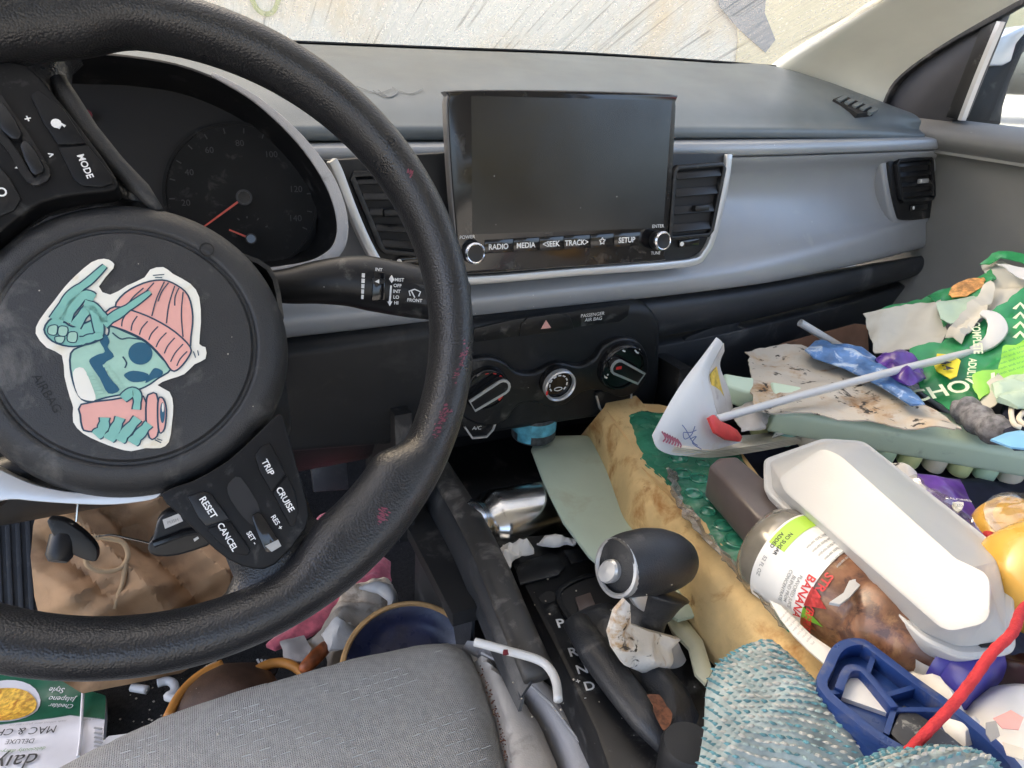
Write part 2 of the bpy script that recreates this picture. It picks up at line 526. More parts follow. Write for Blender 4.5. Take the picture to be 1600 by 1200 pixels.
M('paper_grey', (.58, .54, .50), .65, var=.06, vscale=30, dirt=((.36, .30, .28), .58, .85, 40))
M('yellow_print', (.62, .42, .06), .6, var=.35, vscale=90)
M('crimson_plastic', (.68, .06, .055), .42, var=.1, vscale=40)
M('ink_blue', (.08, .12, .28), .6)
M('ink_maroon', (.34, .08, .12), .6, var=.4, vscale=150)
M('keyboard_sage', (.64, .78, .60), .42, var=.03, vscale=8, rvar=.05, dirt=((.32, .40, .30), .66, .95, 18), specks=((.12, .15, .12), 22, .035))
M('key_cream', (.72, .66, .53), .4); M('key_lime', (.66, .72, .36), .4); M('key_mint', (.56, .76, .55), .4); M('key_teal', (.27, .48, .42), .4)
M('cardboard', (.23, .12, .075), .8, var=.12, vscale=30, bump=.2, bscale=300)
M('blue_wrapper', (.10, .22, .46), .3, var=.35, vscale=40, dirt=((.55, .66, .8), .56, .7, 40))
M('bag_green', (.030, .30, .10), .32, var=.15, vscale=18, bump=.12, bscale=60, coat=.2)
M('bag_inner', (.58, .55, .47), .6, var=.05, vscale=14, dirt=((.52, .48, .38), .56, .9, 20))
M('bag_pale', (.47, .60, .46), .5, var=.1, vscale=14)
M('bag_lime', (.30, .68, .08), .4, var=.1, vscale=20)
M('kibble', (.70, .33, .10), .5, var=.45, vscale=110)
M('badge_yellow', (.80, .66, .04), .4)
M('print_pale', (.72, .80, .55), .5)
M('print_black', (.02, .02, .02), .5)
M('print_grey', (.33, .33, .32), .6)
M('clear_plastic', (.72, .68, .60), .12, trans=.82, var=.1, vscale=30)
M('juice', (.19, .085, .042), .4, var=.4, vscale=45, coat=.25, dirt=[((.36, .20, .09), .48, .74, 38), ((.08, .035, .025), .56, .74, 60)], bump=.2, bscale=120, bdist=.002)
M('bottle_smoke', (.26, .235, .19), .18, var=.2, vscale=30, coat=.6, trans=.35)
M('cap_violet', (.04, .035, .24), .3, var=.12, vscale=40)
M('label_white', (.80, .79, .75), .4, var=.03, vscale=30)
M('label_lime', (.42, .66, .07), .45)
M('brown_plastic', (.105, .082, .075), .3, var=.15, vscale=18)
M('navy_plastic', (.013, .04, .16), .33, var=.12, vscale=30, rvar=.08, dirt=((.09, .10, .16), .62, .9, 60))
M('black_sticker', (.018, .018, .02), .35, var=.3, vscale=80, dirt=((.2, .2, .18), .66, .8, 120))
M('red_cord', (.46, .022, .028), .75, var=.15, vscale=120, bump=.7, bscale=900)
M('poly_bag', (.74, .74, .73), .3, var=.05, vscale=20, subsurf=.2)
M('amber', (.70, .40, .07), .3, var=.14, vscale=18, coat=.5, rvar=.08, dirt=((.60, .28, .03), .55, .85, 20), subsurf=.15)
M('purple_wrapper', (.10, .035, .26), .28, var=.3, vscale=40, coat=.3)
M('sock_grey', (.20, .195, .20), .95, var=.35, vscale=130, bump=.6, bscale=500)
M('navy_cloth', (.016, .02, .045), .9, var=.2, vscale=60)
M('maroon_film', (.05, .016, .026), .3, var=.3, vscale=40)
M('sky_plastic', (.22, .50, .74), .4)
M('yarn_white', (.42, .42, .39), .95, var=.14, vscale=120, sheen=.3)
M('yarn_teal', (.09, .23, .27), .95, var=.3, vscale=120, sheen=.3)
M('yarn_pale', (.26, .34, .34), .95, var=.25, vscale=120, sheen=.3)
M('yarn_base', (.30, .36, .36), .97, var=.3, vscale=60)
M('yarn_grey', (.30, .34, .35), .97, var=.25, vscale=60)
M('pink_cloth', (.55, .12, .17), .92, var=.25, vscale=60, bump=.5, bscale=700, sheen=.3)
M('rag', (.50, .44, .36), .9, var=.12, vscale=30, dirt=((.26, .21, .16), .55, .8, 40), bump=.4, bscale=600)
M('brown_leather', (.10, .055, .035), .55, var=.25, vscale=40, bump=.35, bscale=600, specks=((.28, .2, .15), 90, .06))
M('orange_trim', (.66, .28, .06), .5, var=.12, vscale=50)
M('orange_peel', (.42, .12, .04), .45, var=.4, vscale=70)
M('dish_blue', (.018, .024, .065), .28, var=.3, vscale=30, rvar=.08)
M('dish_rim', (.52, .31, .13), .5, var=.15, vscale=60)
M('milky', (.62, .63, .66), .35, trans=.3)
# sticker and food bag print
M('st_white', (.78, .76, .68), .32, var=.03, vscale=40, dirt=((.66, .58, .40), .60, .85, 26))
M('st_pink', (.74, .38, .33), .32, var=.04, vscale=60)
M('st_teal', (.20, .45, .39), .32, var=.06, vscale=60)
M('st_pale', (.34, .55, .45), .32, var=.1, vscale=60)
M('st_navy', (.018, .055, .095), .32)
M('st_deep', (.02, .10, .17), .32)
M('food_green', (.018, .115, .062), .3, var=.12, vscale=40, coat=.2)
M('food_white', (.68, .67, .68), .35, var=.04, vscale=30, coat=.2)
M('macaroni', (.80, .44, .06), .45, var=.4, vscale=160, dirt=((.45, .15, .02), .55, .8, 120))
M('print_green', (.18, .30, .12), .5)
# outside
M('asphalt', (.22, .215, .20), .9, var=.2, vscale=3, bump=.4, bscale=90)  # ground lightened to bounce more light into the cabin
M('stucco', (.82, .78, .66), .9, var=.06, vscale=1.2, dirt=((.82, .62, .36), .46, .66, .8), bump=.3, bscale=14, bdist=.004)
M('paint_cream', (.86, .72, .42), .85, var=.06, vscale=3, bump=.3, bscale=14, bdist=.004)
M('paint_tan', (.80, .62, .42), .85, var=.06, vscale=3, bump=.3, bscale=14, bdist=.004)
M('paint_slate', (.09, .14, .19), .85, var=.1, vscale=3, bump=.3, bscale=14, bdist=.004)
M('paint_green', (.35, .40, .06), .85)
M('car_red', (.36, .02, .03), .2, coat=.8)
M('car_white', (.75, .75, .75), .2, coat=.8)
M('car_silver', (.62, .64, .68), .25, metal=.3, coat=.6)
M('tyre', (.02, .02, .02), .8)
M('leaf', (.10, .085, .035), .8, var=.4, vscale=3)
M('bark', (.09, .065, .045), .9)
M('mirror', (.9, .9, .9), .02, metal=1)

def node_mat(name):
    m = bpy.data.materials.new(name); m.use_nodes = True; m.node_tree.nodes.clear(); MATS[name] = m
    return m.node_tree
# fogged, wet windscreen: clear glass under a milky film with rivulets wiped through it
def fog_glass():
    nt = node_mat('fogged_glass'); N = nt.nodes.new; L = nt.links.new
    out = N('ShaderNodeOutputMaterial'); tc = N('ShaderNodeTexCoord')
    mp = N('ShaderNodeMapping'); mp.inputs['Rotation'].default_value = (0, 0, R(-24)); mp.inputs['Scale'].default_value = (1, .03, .03)
    L(tc.outputs['Object'], mp.inputs[0])
    n1 = N('ShaderNodeTexNoise'); n1.inputs['Scale'].default_value = 150; n1.inputs['Detail'].default_value = 5; n1.inputs['Roughness'].default_value = .65; n1.inputs['Distortion'].default_value = .8
    L(mp.outputs[0], n1.inputs['Vector'])
    n2 = N('ShaderNodeTexNoise'); n2.inputs['Scale'].default_value = 260; n2.inputs['Detail'].default_value = 3
    L(tc.outputs['Object'], n2.inputs['Vector'])
    r1 = N('ShaderNodeMapRange'); r1.inputs['From Min'].default_value = .28; r1.inputs['From Max'].default_value = .50; r1.inputs['To Min'].default_value = .20; r1.inputs['To Max'].default_value = .40
    L(n1.outputs['Fac'], r1.inputs['Value'])
    r2 = N('ShaderNodeMapRange'); r2.inputs['From Min'].default_value = .35; r2.inputs['From Max'].default_value = .65; r2.inputs['To Min'].default_value = -.02; r2.inputs['To Max'].default_value = .02
    L(n2.outputs['Fac'], r2.inputs['Value'])
    ad = N('ShaderNodeMath'); ad.operation = 'ADD'; L(r1.outputs[0], ad.inputs[0]); L(r2.outputs[0], ad.inputs[1])
    # rivulets: thin darker runs of water down the glass
    mp3 = N('ShaderNodeMapping'); mp3.inputs['Rotation'].default_value = (0, 0, R(-24)); mp3.inputs['Scale'].default_value = (1, .016, .016)
    L(tc.outputs['Object'], mp3.inputs[0])
    n3 = N('ShaderNodeTexNoise'); n3.inputs['Scale'].default_value = 170; n3.inputs['Detail'].default_value = 3; n3.inputs['Roughness'].default_value = .6; n3.inputs['Distortion'].default_value = .5
    L(mp3.outputs[0], n3.inputs['Vector'])
    r3 = N('ShaderNodeMapRange'); r3.inputs['From Min'].default_value = .33; r3.inputs['From Max'].default_value = .42; r3.inputs['To Min'].default_value = .6; r3.inputs['To Max'].default_value = 1
    L(n3.outputs['Fac'], r3.inputs['Value'])
    n4 = N('ShaderNodeTexNoise'); n4.inputs['Scale'].default_value = 12; L(tc.outputs['Object'], n4.inputs['Vector'])
    r4 = N('ShaderNodeMapRange'); r4.inputs['From Min'].default_value = .46; r4.inputs['From Max'].default_value = .60
    L(n4.outputs['Fac'], r4.inputs['Value'])
    mxx = N('ShaderNodeMath'); mxx.operation = 'MAXIMUM'; L(r3.outputs[0], mxx.inputs[0]); L(r4.outputs[0], mxx.inputs[1])
    def tinted(c):
        x = N('ShaderNodeMix'); x.data_type = 'RGBA'; x.blend_type = 'MULTIPLY'; x.inputs['Factor'].default_value = 1; x.inputs['A'].default_value = (*c, 1)
        L(mxx.outputs[0], x.inputs['B']); return x.outputs['Result']
    tr = N('ShaderNodeBsdfTransparent'); L(tinted((.86, .83, .72)), tr.inputs[0])
    tl = N('ShaderNodeBsdfTranslucent'); L(tinted((.44, .42, .36)), tl.inputs[0])
    mx = N('ShaderNodeMixShader'); L(ad.outputs[0], mx.inputs[0]); L(tr.outputs[0], mx.inputs[1]); L(tl.outputs[0], mx.inputs[2])
    gl = N('ShaderNodeBsdfGlossy'); gl.inputs['Roughness'].default_value = .15
    m2 = N('ShaderNodeMixShader'); m2.inputs[0].default_value = .04; L(mx.outputs[0], m2.inputs[1]); L(gl.outputs[0], m2.inputs[2])
    L(m2.outputs[0], out.inputs[0])
fog_glass()
def thin_glass(name, tint, g):
    nt = node_mat(name); N = nt.nodes.new; L = nt.links.new
    out = N('ShaderNodeOutputMaterial'); tr = N('ShaderNodeBsdfTransparent'); tr.inputs[0].default_value = (*tint, 1)
    gl = N('ShaderNodeBsdfGlossy'); gl.inputs['Roughness'].default_value = .04
    mx = N('ShaderNodeMixShader'); mx.inputs[0].default_value = g; L(tr.outputs[0], mx.inputs[1]); L(gl.outputs[0], mx.inputs[2]); L(mx.outputs[0], out.inputs[0])
thin_glass('window_glass', (.9, .93, .92), .05)
thin_glass('cling_film', (.93, .92, .88), .14)

# ------------------------------------------------------------------ outside: ground, wall, parked car, trees
GZ = -1.06
g = put('ground', [(-150, -150, GZ), (150, -150, GZ), (150, 150, GZ), (-150, 150, GZ)], [(0, 1, 2, 3)], 'asphalt')
tag(g, 'asphalt car park, made pale to bounce light into the cabin', None, None, 'structure')

WY = 3.2
wall = thing('boundary_wall', 'pale stucco wall with mural paint outside the fogged windscreen', 'wall', (2, WY, GZ))
WF = Fr((0, WY, 0), (1, 0, 0), (0, -1, 0))
MB().box(Fr((2, WY + .1, GZ + 1.6), (1, 0, 0), (0, 0, 1)), 12, .196, 3.2).build('wall_panel', 'stucco', wall, bevel=.01)
MB().prism(WF, pp(WF, [(1146, 120), (1152, 60), (1148, 20), (1160, -100), (1150, -260), (1700, -260), (1600, 160)]), .004, .012).build('painted_patch', 'paint_cream', wall)
MB().prism(WF, pp(WF, [(1085, -190), (1215, -220), (1190, 20), (1207, 62), (1192, 82), (1150, 45), (1120, 10)]), .016, .022).build('painted_wedge', 'paint_slate', wall)
MB().band(WF, pp(WF, [(385, -20), (400, 12), (415, 22), (428, 16), (436, -8), (430, -30)], 5, closed=False), .018, .004, .010).build('scribble', 'paint_green', wall)

def parked_car(x, y, paint, label, rot=0):
    t = thing('parked_car', label, 'car', (x, y, GZ), 'cars parked behind')
    f = Fr((x, y, GZ), (math.cos(rot), math.sin(rot), 0), (0, 0, 1))
    side = [(-2.1, .35), (-2.12, .75), (-1.95, .92), (-1.15, 1.0), (-.55, 1.42), (.75, 1.46), (1.5, 1.05), (2.05, .95), (2.1, .4)]
    fs = Fr(f(0, -.85, 0), f.u, -f.v)
    body = [(a, b) for a, b in side]
    def ext(poly, w, name, mat):
        n = len(poly); vs = [f(a, -w, b) for a, b in poly] + [f(a, w, b) for a, b in poly]
        fc = [tuple(range(n)), tuple(range(n, 2 * n))[::-1]] + [(i, (i + 1) % n, n + (i + 1) % n, n + i) for i in range(n)]
        return put(name, vs, fc, mat, t, bevel=.05, seg=3)
    ext([(-2.1, .33), (-2.13, .72), (-1.95, .9), (-1.1, .98), (1.5, 1.0), (2.05, .93), (2.1, .4), (2.0, .3), (-2.0, .28)], .86, 'body', paint)
    ext([(-1.15, .97), (-.55, 1.42), (.75, 1.46), (1.5, .99)], .72, 'cabin', 'gloss_black')
    ext([(-.6, 1.41), (-.5, 1.46), (.7, 1.5), (.85, 1.43)], .70, 'roof', paint)
    for a in (-1.3, 1.3):
        for s in (-1, 1):
            wf = Fr(f(a, s * .78, .32), f.u, f.v * s)
            w = MB().lathe(wf, [(0, -.1), (.3, -.1), (.32, -.08), (.32, .08), (.3, .1), (.2, .1)], 24).build('wheel', 'tyre', t)
            MB().lathe(wf, [(0, .09), (.2, .105), (.2, .06)], 16).build('rim', 'car_silver', w)
    return t
parked_car(12.5, -9.5, 'car_red', 'red car parked behind, seen in the side mirror', .3)
parked_car(6.8, 6.5, 'car_white', 'white car parked beyond the passenger window', 1.2)

def tree(x, y, h, rad, label, seed):
    g_ = np.random.default_rng(seed)
    t = thing('tree', label, 'tree', (x, y, GZ), 'trees round the car park')
    m = MB(); m.tube([(x, y, GZ), (x + .1, y, GZ + h * .3), (x, y + .1, GZ + h * .7)], [.22, .17, .06], 8)
    for i in range(6):
        a = g_.uniform(0, 6.28); zz = GZ + h * g_.uniform(.35, .6)
        m.tube([(x, y, zz), (x + math.cos(a) * rad * .5, y + math.sin(a) * rad * .5, zz + h * .2)], [.08, .02], 6)
    m.build('trunk', 'bark', t)
    vs = []; fs = []
    for i in range(1500):
        d = g_.normal(size=3); d /= np.linalg.norm(d); r_ = rad * g_.uniform(.3, 1) ** .5 * (1 + .3 * noise.noise(Vector(d) * 2))
        c = Vector((x, y, GZ + h * .66)) + Vector((d[0] * r_, d[1] * r_, d[2] * r_ * .8))
        a = Vector(g_.normal(size=3)).normalized() * .22; b = Vector(g_.normal(size=3)).normalized() * .22
        k = len(vs); vs += [c - a, c + b, c + a, c - b]; fs.append((k, k + 1, k + 2, k + 3))
    put('crown', vs, fs, 'leaf', t)
for i, (x, y, h) in enumerate([(2.5, -24, 6), (7, -26, 7), (11.5, -23, 6), (19, 14, 6), (24, 22, 7)]):
    tree(x, y, h, h * .42, ['broad tree behind the car, left of three', 'tallest tree behind the car', 'tree behind the car, right of three', 'nearer tree beyond the passenger window', 'farther tree beyond the passenger window'][i], 20 + i)

# ------------------------------------------------------------------ car shell
fl = gput('cabin_floor', [[(-.46, y, z), (.0, y, z), (.4, y, z), (1.07, y, z)] for y, z in ((-.6, -.775), (.3, -.775), (.95, -.775), (1.08, -.70), (1.2, -.52), (1.24, -.3))], 'carpet', None, 3, 3, solid=.01)
tag(fl, 'black carpeted car floor', None, None, 'structure')
bulk = thing('bulkhead', 'dark bulkhead behind the dashboard, added to stop light leaks', 'panel', (.3, 1.2, -.8))  # added so no light leaks in under the dashboard
MB().box(Fr((.3, 1.28, -.42), (1, 0, 0), (0, 0, 1)), 1.6, .04, .78).build('bulkhead_panel', 'void_black', bulk)
MB().box(Fr((-.47, 1.14, -.4), (1, 0, 0), (0, 0, 1)), .03, .28, .78).build('kick_panel', 'matte_black', bulk)

AB = [(-.46, .93, .018), (-.1, 1.03, .024), (.175, 1.05, .025), (.371, 1.05, .026), (.567, 1.03, .027), (.768, .98, .023), (.859, .93, .019)]
ws_ = thing('windscreen', 'fogged windscreen streaked with water', 'windscreen', (.3, 1.05, .02))
UPW = Vector((0, -.935, .354))
def wsline(s):
    return [Vector(p) + UPW * s + Vector((-.09 * s * (p[0] - .3) / .56, 0, .02 * math.sin(min(1, s) * 1.5) * (1 - ((p[0] - .3) / .6) ** 2))) for p in AB]
gput('glass_pane', [wsline(s) for s in (0, .2, .4, .6, .8)], 'fogged_glass', ws_, 4, 3)
gput('black_border', [[p + Vector((0, -.001, -.003)) for p in wsline(s)] for s in (-.02, .0, .012)], 'void_black', ws_, 4, 1, solid=.002)
gput('seal', [[p + Vector((0, -.004, -.006)) for p in wsline(s)] for s in (-.006, .004)], 'matte_black', ws_, 4, 1, solid=.004)

rf = gput('headlining', [[(x, y, z - .03 * abs((x - .3) / .7) ** 3) for x in (-.42, -.1, .3, .7, 1.02)] for y, z in ((.31, .315), (.1, .36), (-.4, .39), (-1.3, .36))], 'headliner', None, 3, 3, solid=.02)  # unseen roof, added to shade the cabin
tag(rf, 'pale car roof lining overhead, unseen, added to shade the cabin', 'headlining')

# right front pillar
pil = thing('pillar_trim', 'pale grey pillar trim beside the windscreen', 'pillar trim', (.95, .8, -.05))
rows = []
for (l, r_, xl, xr) in (((1203, 108), (1368, 196), .862, .985), ((1232, 86), (1374, 170), .858, .995), ((1292, 50), (1396, 124), .850, 1.0), ((1372, 0), (1462, 72), .835, 1.0), ((1452, -50), (1580, 2), .82, 1.0), ((1540, -105), (1700, -60), .80, .995)):
    row = []
    for t in (0, .06, .3, .6, .88, 1):
        X = xl + (xr - xl) * t
        q = (l[0] + (r_[0] - l[0]) * t, l[1] + (r_[1] - l[1]) * t)
        p = aX(q[0], q[1], X)
        if t in (0,): p = p * 1.02
        row.append(p)
    rows.append(row)
v, f = grid(rows, 4, 4)
put('trim_cover', v, f, 'pillar', pil, ang=80, solid=.004)

# passenger door
door = thing('passenger_door', 'dark grey plastic passenger door with ledge under the window', 'car door', (1.05, .5, -.7))
prof = [(1.085, -.052), (1.062, -.045), (1.035, -.050), (1.015, -.060), (1.008, -.072), (1.018, -.086), (1.040, -.096), (1.050, -.13), (1.052, -.19), (1.046, -.25), (1.030, -.285), (1.008, -.31), (1.000, -.34), (1.012, -.40), (1.04, -.5), (1.05, -.8)]
gput('door_panel', [[(x, y, z - .03 * (0.78 - y)) for y in (.83, .74, .6, .45, .3, .0, -.4)] for x, z in prof[:6]], 'door_plastic', door, 3, 3, solid=.004)
gput('door_lining', [[(x, y, z - .03 * (0.78 - y)) for y in (.83, .74, .6, .45, .3, .0, -.4)] for x, z in prof[5:]], 'door_fabric', door, 3, 3, solid=.004)
MB().lathe(Fr((1.052, .70, -.285), (0, 1, 0), (-1, 0, .1)), [(0, .014), (.05, .012), (.07, .006), (.075, -.01)], 32, sx=1.15).build('speaker_cover', 'door_plastic', door)
DF = Fr((1.045, 0, 0), (0, -1, 0), (-1, 0, 0))
MB().prism(DF, pp(DF, smooth([(1374, 190, 0), (1380, 160, 0), (1398, 124, 0), (1440, 86, 0), (1500, 48, 0), (1570, 8, 0)], 4, False)[0:0] or [(1374, 190), (1379, 160), (1398, 122), (1440, 84), (1500, 46), (1572, 6), (1558, 40), (1500, 184), (1480, 192), (1420, 190)]), -.02, 0).build('quarter_panel', 'quarter_trim', door, bevel=.003)
MB().band(DF, pp(DF, [(1376, 192), (1382, 162), (1400, 126), (1440, 90), (1500, 52), (1575, 12), (1700, -62)], 5, closed=False), .022, 0, .012).build('weather_strip', 'matte_black', door, bevel=.002)
MB().band(DF, pp(DF, [(1556, 30), (1520, 120), (1494, 186)], 4, closed=False), .024, 0, .008).build('glass_run', 'satin_black', door, bevel=.002)
MB().band(DF, pp(DF, [(1568, 34), (1533, 118), (1506, 188)], 4, closed=False), .006, .0, .010).build('chrome_edge', 'silver_trim', door)
MB().prism(DF.up(-.03), pp(DF.up(-.03), [(1560, 20), (1500, 190), (1800, 260), (1900, -160)]), -.003, 0).build('window_pane', 'window_glass', door)
MB().box(Fr((1.06, .1, .30), (1, 0, 0), (0, 0, 1)), .05, 1.2, .05).build('roof_rail', 'headliner', door)

mir = thing('door_mirror', 'silver and black door mirror outside the passenger window', 'mirror', aX(1545, 150, 1.24))
MF = Fr(aX(1570, 120, 1.24), (.9, -.43, 0), (-.43, -.9, 0))
MB().prism(MF, pp(MF, [(1498, 196), (1512, 160), (1534, 108), (1556, 100), (1572, 96), (1582, 66), (1600, 46), (1640, 44), (1618, 62), (1596, 84), (1578, 126), (1566, 166), (1562, 196)]), -.05, .004).build('housing', 'matte_black', mir, bevel=.004)
MB().prism(MF, pp(MF, [(1537, 104), (1558, 58), (1598, 40), (1660, 38), (1640, 46), (1598, 52), (1584, 68), (1576, 96), (1562, 103)]), -.09, .008).build('shell', 'car_silver', mir, bevel=.006, seg=3)
MB().prism(MF, pp(MF, [(1560, 198), (1566, 150), (1586, 96), (1610, 66), (1720, 62), (1730, 200)]), -.012, -.004).build('mirror_glass', 'mirror', mir)

# ------------------------------------------------------------------ dashboard
dash = thing('dashboard', 'dark grey dashboard with silver decor panel', 'dashboard', (.34, .75, -.6))
A0 = [Vector(p) + Vector((0, .05, -.03)) for p in AB] + [Vector((1.03, .83, -.075))]
A1 = [Vector(p) + Vector((0, -.004, -.004)) for p in AB] + [Vector((.968, .79, -.046))]
B1 = [Vector(p) for p in ((-.44, .70, -.05), (-.1, .705, -.053), (.15, .72, -.054), (.35, .72, -.054), (.56, .72, -.054), (.78, .727, -.056), (.90, .735, -.059), (1.0, .745, -.064))]
def mid(t, bz):
    return [a.lerp(b, t) + Vector((0, 0, bz)) for a, b in zip(A1, B1)]
off = lambda dy, dz: [p + Vector((0, dy, dz)) for p in B1]
gput('top_pad', [A0, A1, mid(.25, .014), mid(.55, .018), mid(.82, .013), off(.012, .004), off(.001, -.002), off(0, -.010), off(.006, -.014), off(.03, -.015)], 'dash_pad', dash, 5, 3)
XS = [-.30, -.1, .10, .24, .40, .53, .66, .78, .90, .98, 1.045]
def e(x, x0, w, p): return max(0, (x - x0) / w) ** p
def line(y, z, k=1.0, dz=0.0, far=.03):
    return [Vector((x, y + far * k * e(x, .6, .4, 1.5), z + dz * e(x, .55, .5, 1.3))) for x in XS]
gput('trim_strip', [line(.735, -.069), line(.706, -.0705), line(.699, -.074), line(.698, -.082), line(.703, -.0865), line(.72, -.088)], 'silver_panel', dash, 3, 2)
gput('decor_panel', [line(.712, -.0875), line(.704, -.0885), line(.708, -.097), line(.722, -.112), line(.726, -.140), line(.712, -.170, 1.3, .006), line(.686, -.196, 1.9, .015), line(.664, -.211, 2.2, .024), line(.657, -.222, 2.3, .022), line(.660, -.236, 2.0, .008), line(.670, -.243, 2.0, .006), line(.70, -.246, 1.6, .004)], 'silver_panel', dash, 4, 3)
gput('knee_bolster', [line(.70, -.247), line(.680, -.250, 1.4, .004), line(.673, -.262, 1.4, .008), line(.676, -.285, 1.3, .016), line(.692, -.305, 1.2, .026), line(.72, -.312, 1.2, .028)], 'glovebox', dash, 3, 3)
XG = [.50, .60, .72, .82, .92, 1.04]
def gl(y, z, dz=0): return [Vector((x, y + .03 * e(x, .6, .4, 1.5), z + dz * e(x, .55, .5, 1.3))) for x in XG]
gbx = gput('glovebox_lid', [gl(.72, -.315, .028), gl(.700, -.317, .028), gl(.694, -.325, .028), gl(.70, -.36, .02), gl(.715, -.43), gl(.745, -.56), gl(.78, -.66)], 'glovebox', dash, 3, 3)
HF = pl3(aY(1070, 525, .698), aY(1165, 497, .700), aY(1120, 560, .706))
MB().prism(HF, pp(HF, [(1066, 532), (1090, 518), (1165, 494), (1150, 508), (1175, 515), (1168, 528), (1110, 548), (1072, 552)], 3), -.004, .0035).build('latch', 'glovebox', gbx, bevel=.0015)
gput('driver_knee_panel', [[Vector((x, y, z)) for x in (-.44, -.2, .0, .12, .2)] for y, z in ((.72, -.25), (.69, -.255), (.68, -.28), (.70, -.34), (.76, -.44), (.86, -.50))], 'dash_dark', dash, 3, 3)
# windscreen demister grille at the right end of the pad
h0, hn = hitpx(1334, 165)
VF = Fr(h0, hitpx(1360, 172)[0] - h0, hn).up(.002)
dv = MB().prism(VF, pp(VF, [(1302, 155), (1318, 149), (1362, 168), (1366, 176), (1340, 178)]), -.010, .0005).build('demister_grille', 'void_black', dash)
for k in range(5):
    a = (1309 + k * 12, 159 + k * 4.6); b = (1320 + k * 12, 153 + k * 4.6)
    MB().band(VF, pp(VF, [a, b]), .006, -.002, .003).build('fin', 'dash_pad', dv)

# centre stack
CSF = Fr((.35, .655, -.12), (1, 0, 0), (0, -1, .10))
pan = [(514, 250), (700, 238), (1139, 239), (1130, 290), (1112, 362), (1098, 392), (1072, 408), (740, 434), (640, 432), (602, 420), (580, 392), (556, 340), (535, 285)]
MB().prism(CSF, pp(CSF, pan), -.03, 0).build('centre_fascia', 'dash_dark', dash, bevel=.002)
trim = smooth([CSF.hit(*p) + (0,) for p in [(1136, 241), (1130, 290), (1113, 362), (1098, 395), (1068, 411), (900, 424), (740, 437), (640, 436), (600, 421), (578, 390), (554, 338), (528, 270), (518, 250)]], 4, False)
MB().band(CSF, trim, .0085, -.01, .005).build('fascia_trim', 'silver_trim', dash, bevel=.0012)

def vent(fr, quad, n, parent, knob, wheel=None, bend=0):
    tl, tr, br, bl = quad
    lerp = lambda a, b, t: (a[0] + (b[0] - a[0]) * t, a[1] + (b[1] - a[1]) * t)
    sq = [lerp(tl, tr, .06), lerp(tl, tr, .94), lerp(tr, br, .06), lerp(tr, br, .94), lerp(br, bl, .06), lerp(br, bl, .94), lerp(bl, tl, .06), lerp(bl, tl, .94)]
    vt = MB().prism(fr, pp(fr, sq), -.012, .0008).build('air_vent', 'void_black', parent)
    MB().band(fr, pp(fr, sq), .005, -.002, .007, True).build('surround', 'satin_black', vt, bevel=.001)
    for k in range(n):
        t = (k + .55) / n
        a = lerp(tl, bl, t); b = lerp(tr, br, t)
        a2 = lerp(a, b, .05); b2 = lerp(a, b, .95)
        pa = Vector(fr.hit(*a2)); pb = Vector(fr.hit(*b2)); ln = (pb - pa)
        q = Vector((-ln.y, ln.x)).normalized()
        if q.y < 0: q = -q
        hgt = (Vector(fr.hit(*tl)) - Vector(fr.hit(*bl))).length / n
        vs = []
        for s_, (h, d) in enumerate([(.30, .001), (.34, .003), (-.02, .0062), (-.10, .0066), (-.14, .0054), (.2, .001)]):
            for p in (pa, pb): 
                w = p + q * hgt * h; vs.append(fr(w.x, w.y, d))
        fs = [(2 * i, 2 * i + 1, (2 * i + 3) % 12, (2 * i + 2) % 12) for i in range(6)] + [(0, 2, 4, 6, 8, 10), (11, 9, 7, 5, 3, 1)]
        put('slat', vs, fs, 'satin_black', vt, bevel=.0003)
    kp = fr.hit(*knob)
    f2 = Fr(fr(kp[0], kp[1], .008), fr.u, fr.n)
    MB().box(f2, .020, .0065, .007).build('vent_tab', 'silver_trim' if knob[0] > 1380 else 'satin_black', vt, bevel=.0012)
    if wheel:
        a, b = wheel
        MB().band(fr, pp(fr, [a, b]), .0085, .0, .004).build('shut_off_wheel', 'gloss_black', vt, bevel=.0015)
        c = fr.hit(*lerp(a, b, .12 if knob[0] > 700 else 0))
        MB().lathe(Fr(fr(c[0], c[1], .004), fr.u, fr.n), [(.0026, 0), (.0026, .0006), (0, .0008)], 14).build('position_dot', 'white_print', vt)
    return vt
vent(CSF, [(546, 272), (640, 268), (664, 398), (596, 392)], 5, dash, (612, 331), ((622, 408), (662, 405)))
vent(CSF, [(1050, 262), (1128, 256), (1106, 366), (1042, 372)], 4, dash, (1088, 324), ((1058, 381), (1090, 377)))
ring = CSF.hit(610, 411)
MB().lathe(Fr(CSF(ring[0], ring[1], .0005), CSF.u, CSF.n), [(.0034, 0), (.0034, .0008), (.0024, .0008), (.0024, 0)], 18).build('vent_symbol', 'white_print', dash)
RV = pl3(aY(1392, 240, .737), aY(1462, 236, .753), aY(1402, 340, .726))
MB().prism(RV, pp(RV, [(1388, 246), (1400, 238), (1452, 234), (1462, 246), (1470, 290), (1468, 330), (1456, 340), (1412, 344), (1402, 334), (1392, 290)], 3), -.004, 0).build('end_vent_pod', 'satin_black', dash, bevel=.001)
MB().prism(RV, pp(RV, [(1382, 244), (1396, 232), (1454, 228), (1470, 242), (1478, 290), (1476, 334), (1460, 346), (1410, 351), (1396, 340), (1386, 290)], 3), -.06, -.003).build('end_vent_surround', 'silver_panel', dash, bevel=.004, seg=3)
MB().prism(RV, pp(RV, [(1452, 236), (1464, 246), (1471, 290), (1470, 326), (1460, 338), (1462, 300), (1458, 262)], 2), -.02, .003).build('end_vent_lip', 'silver_panel', dash, bevel=.001)
vent(RV, [(1396, 252), (1450, 246), (1454, 310), (1404, 314)], 4, dash, (1434, 283), ((1420, 325), (1446, 323)))

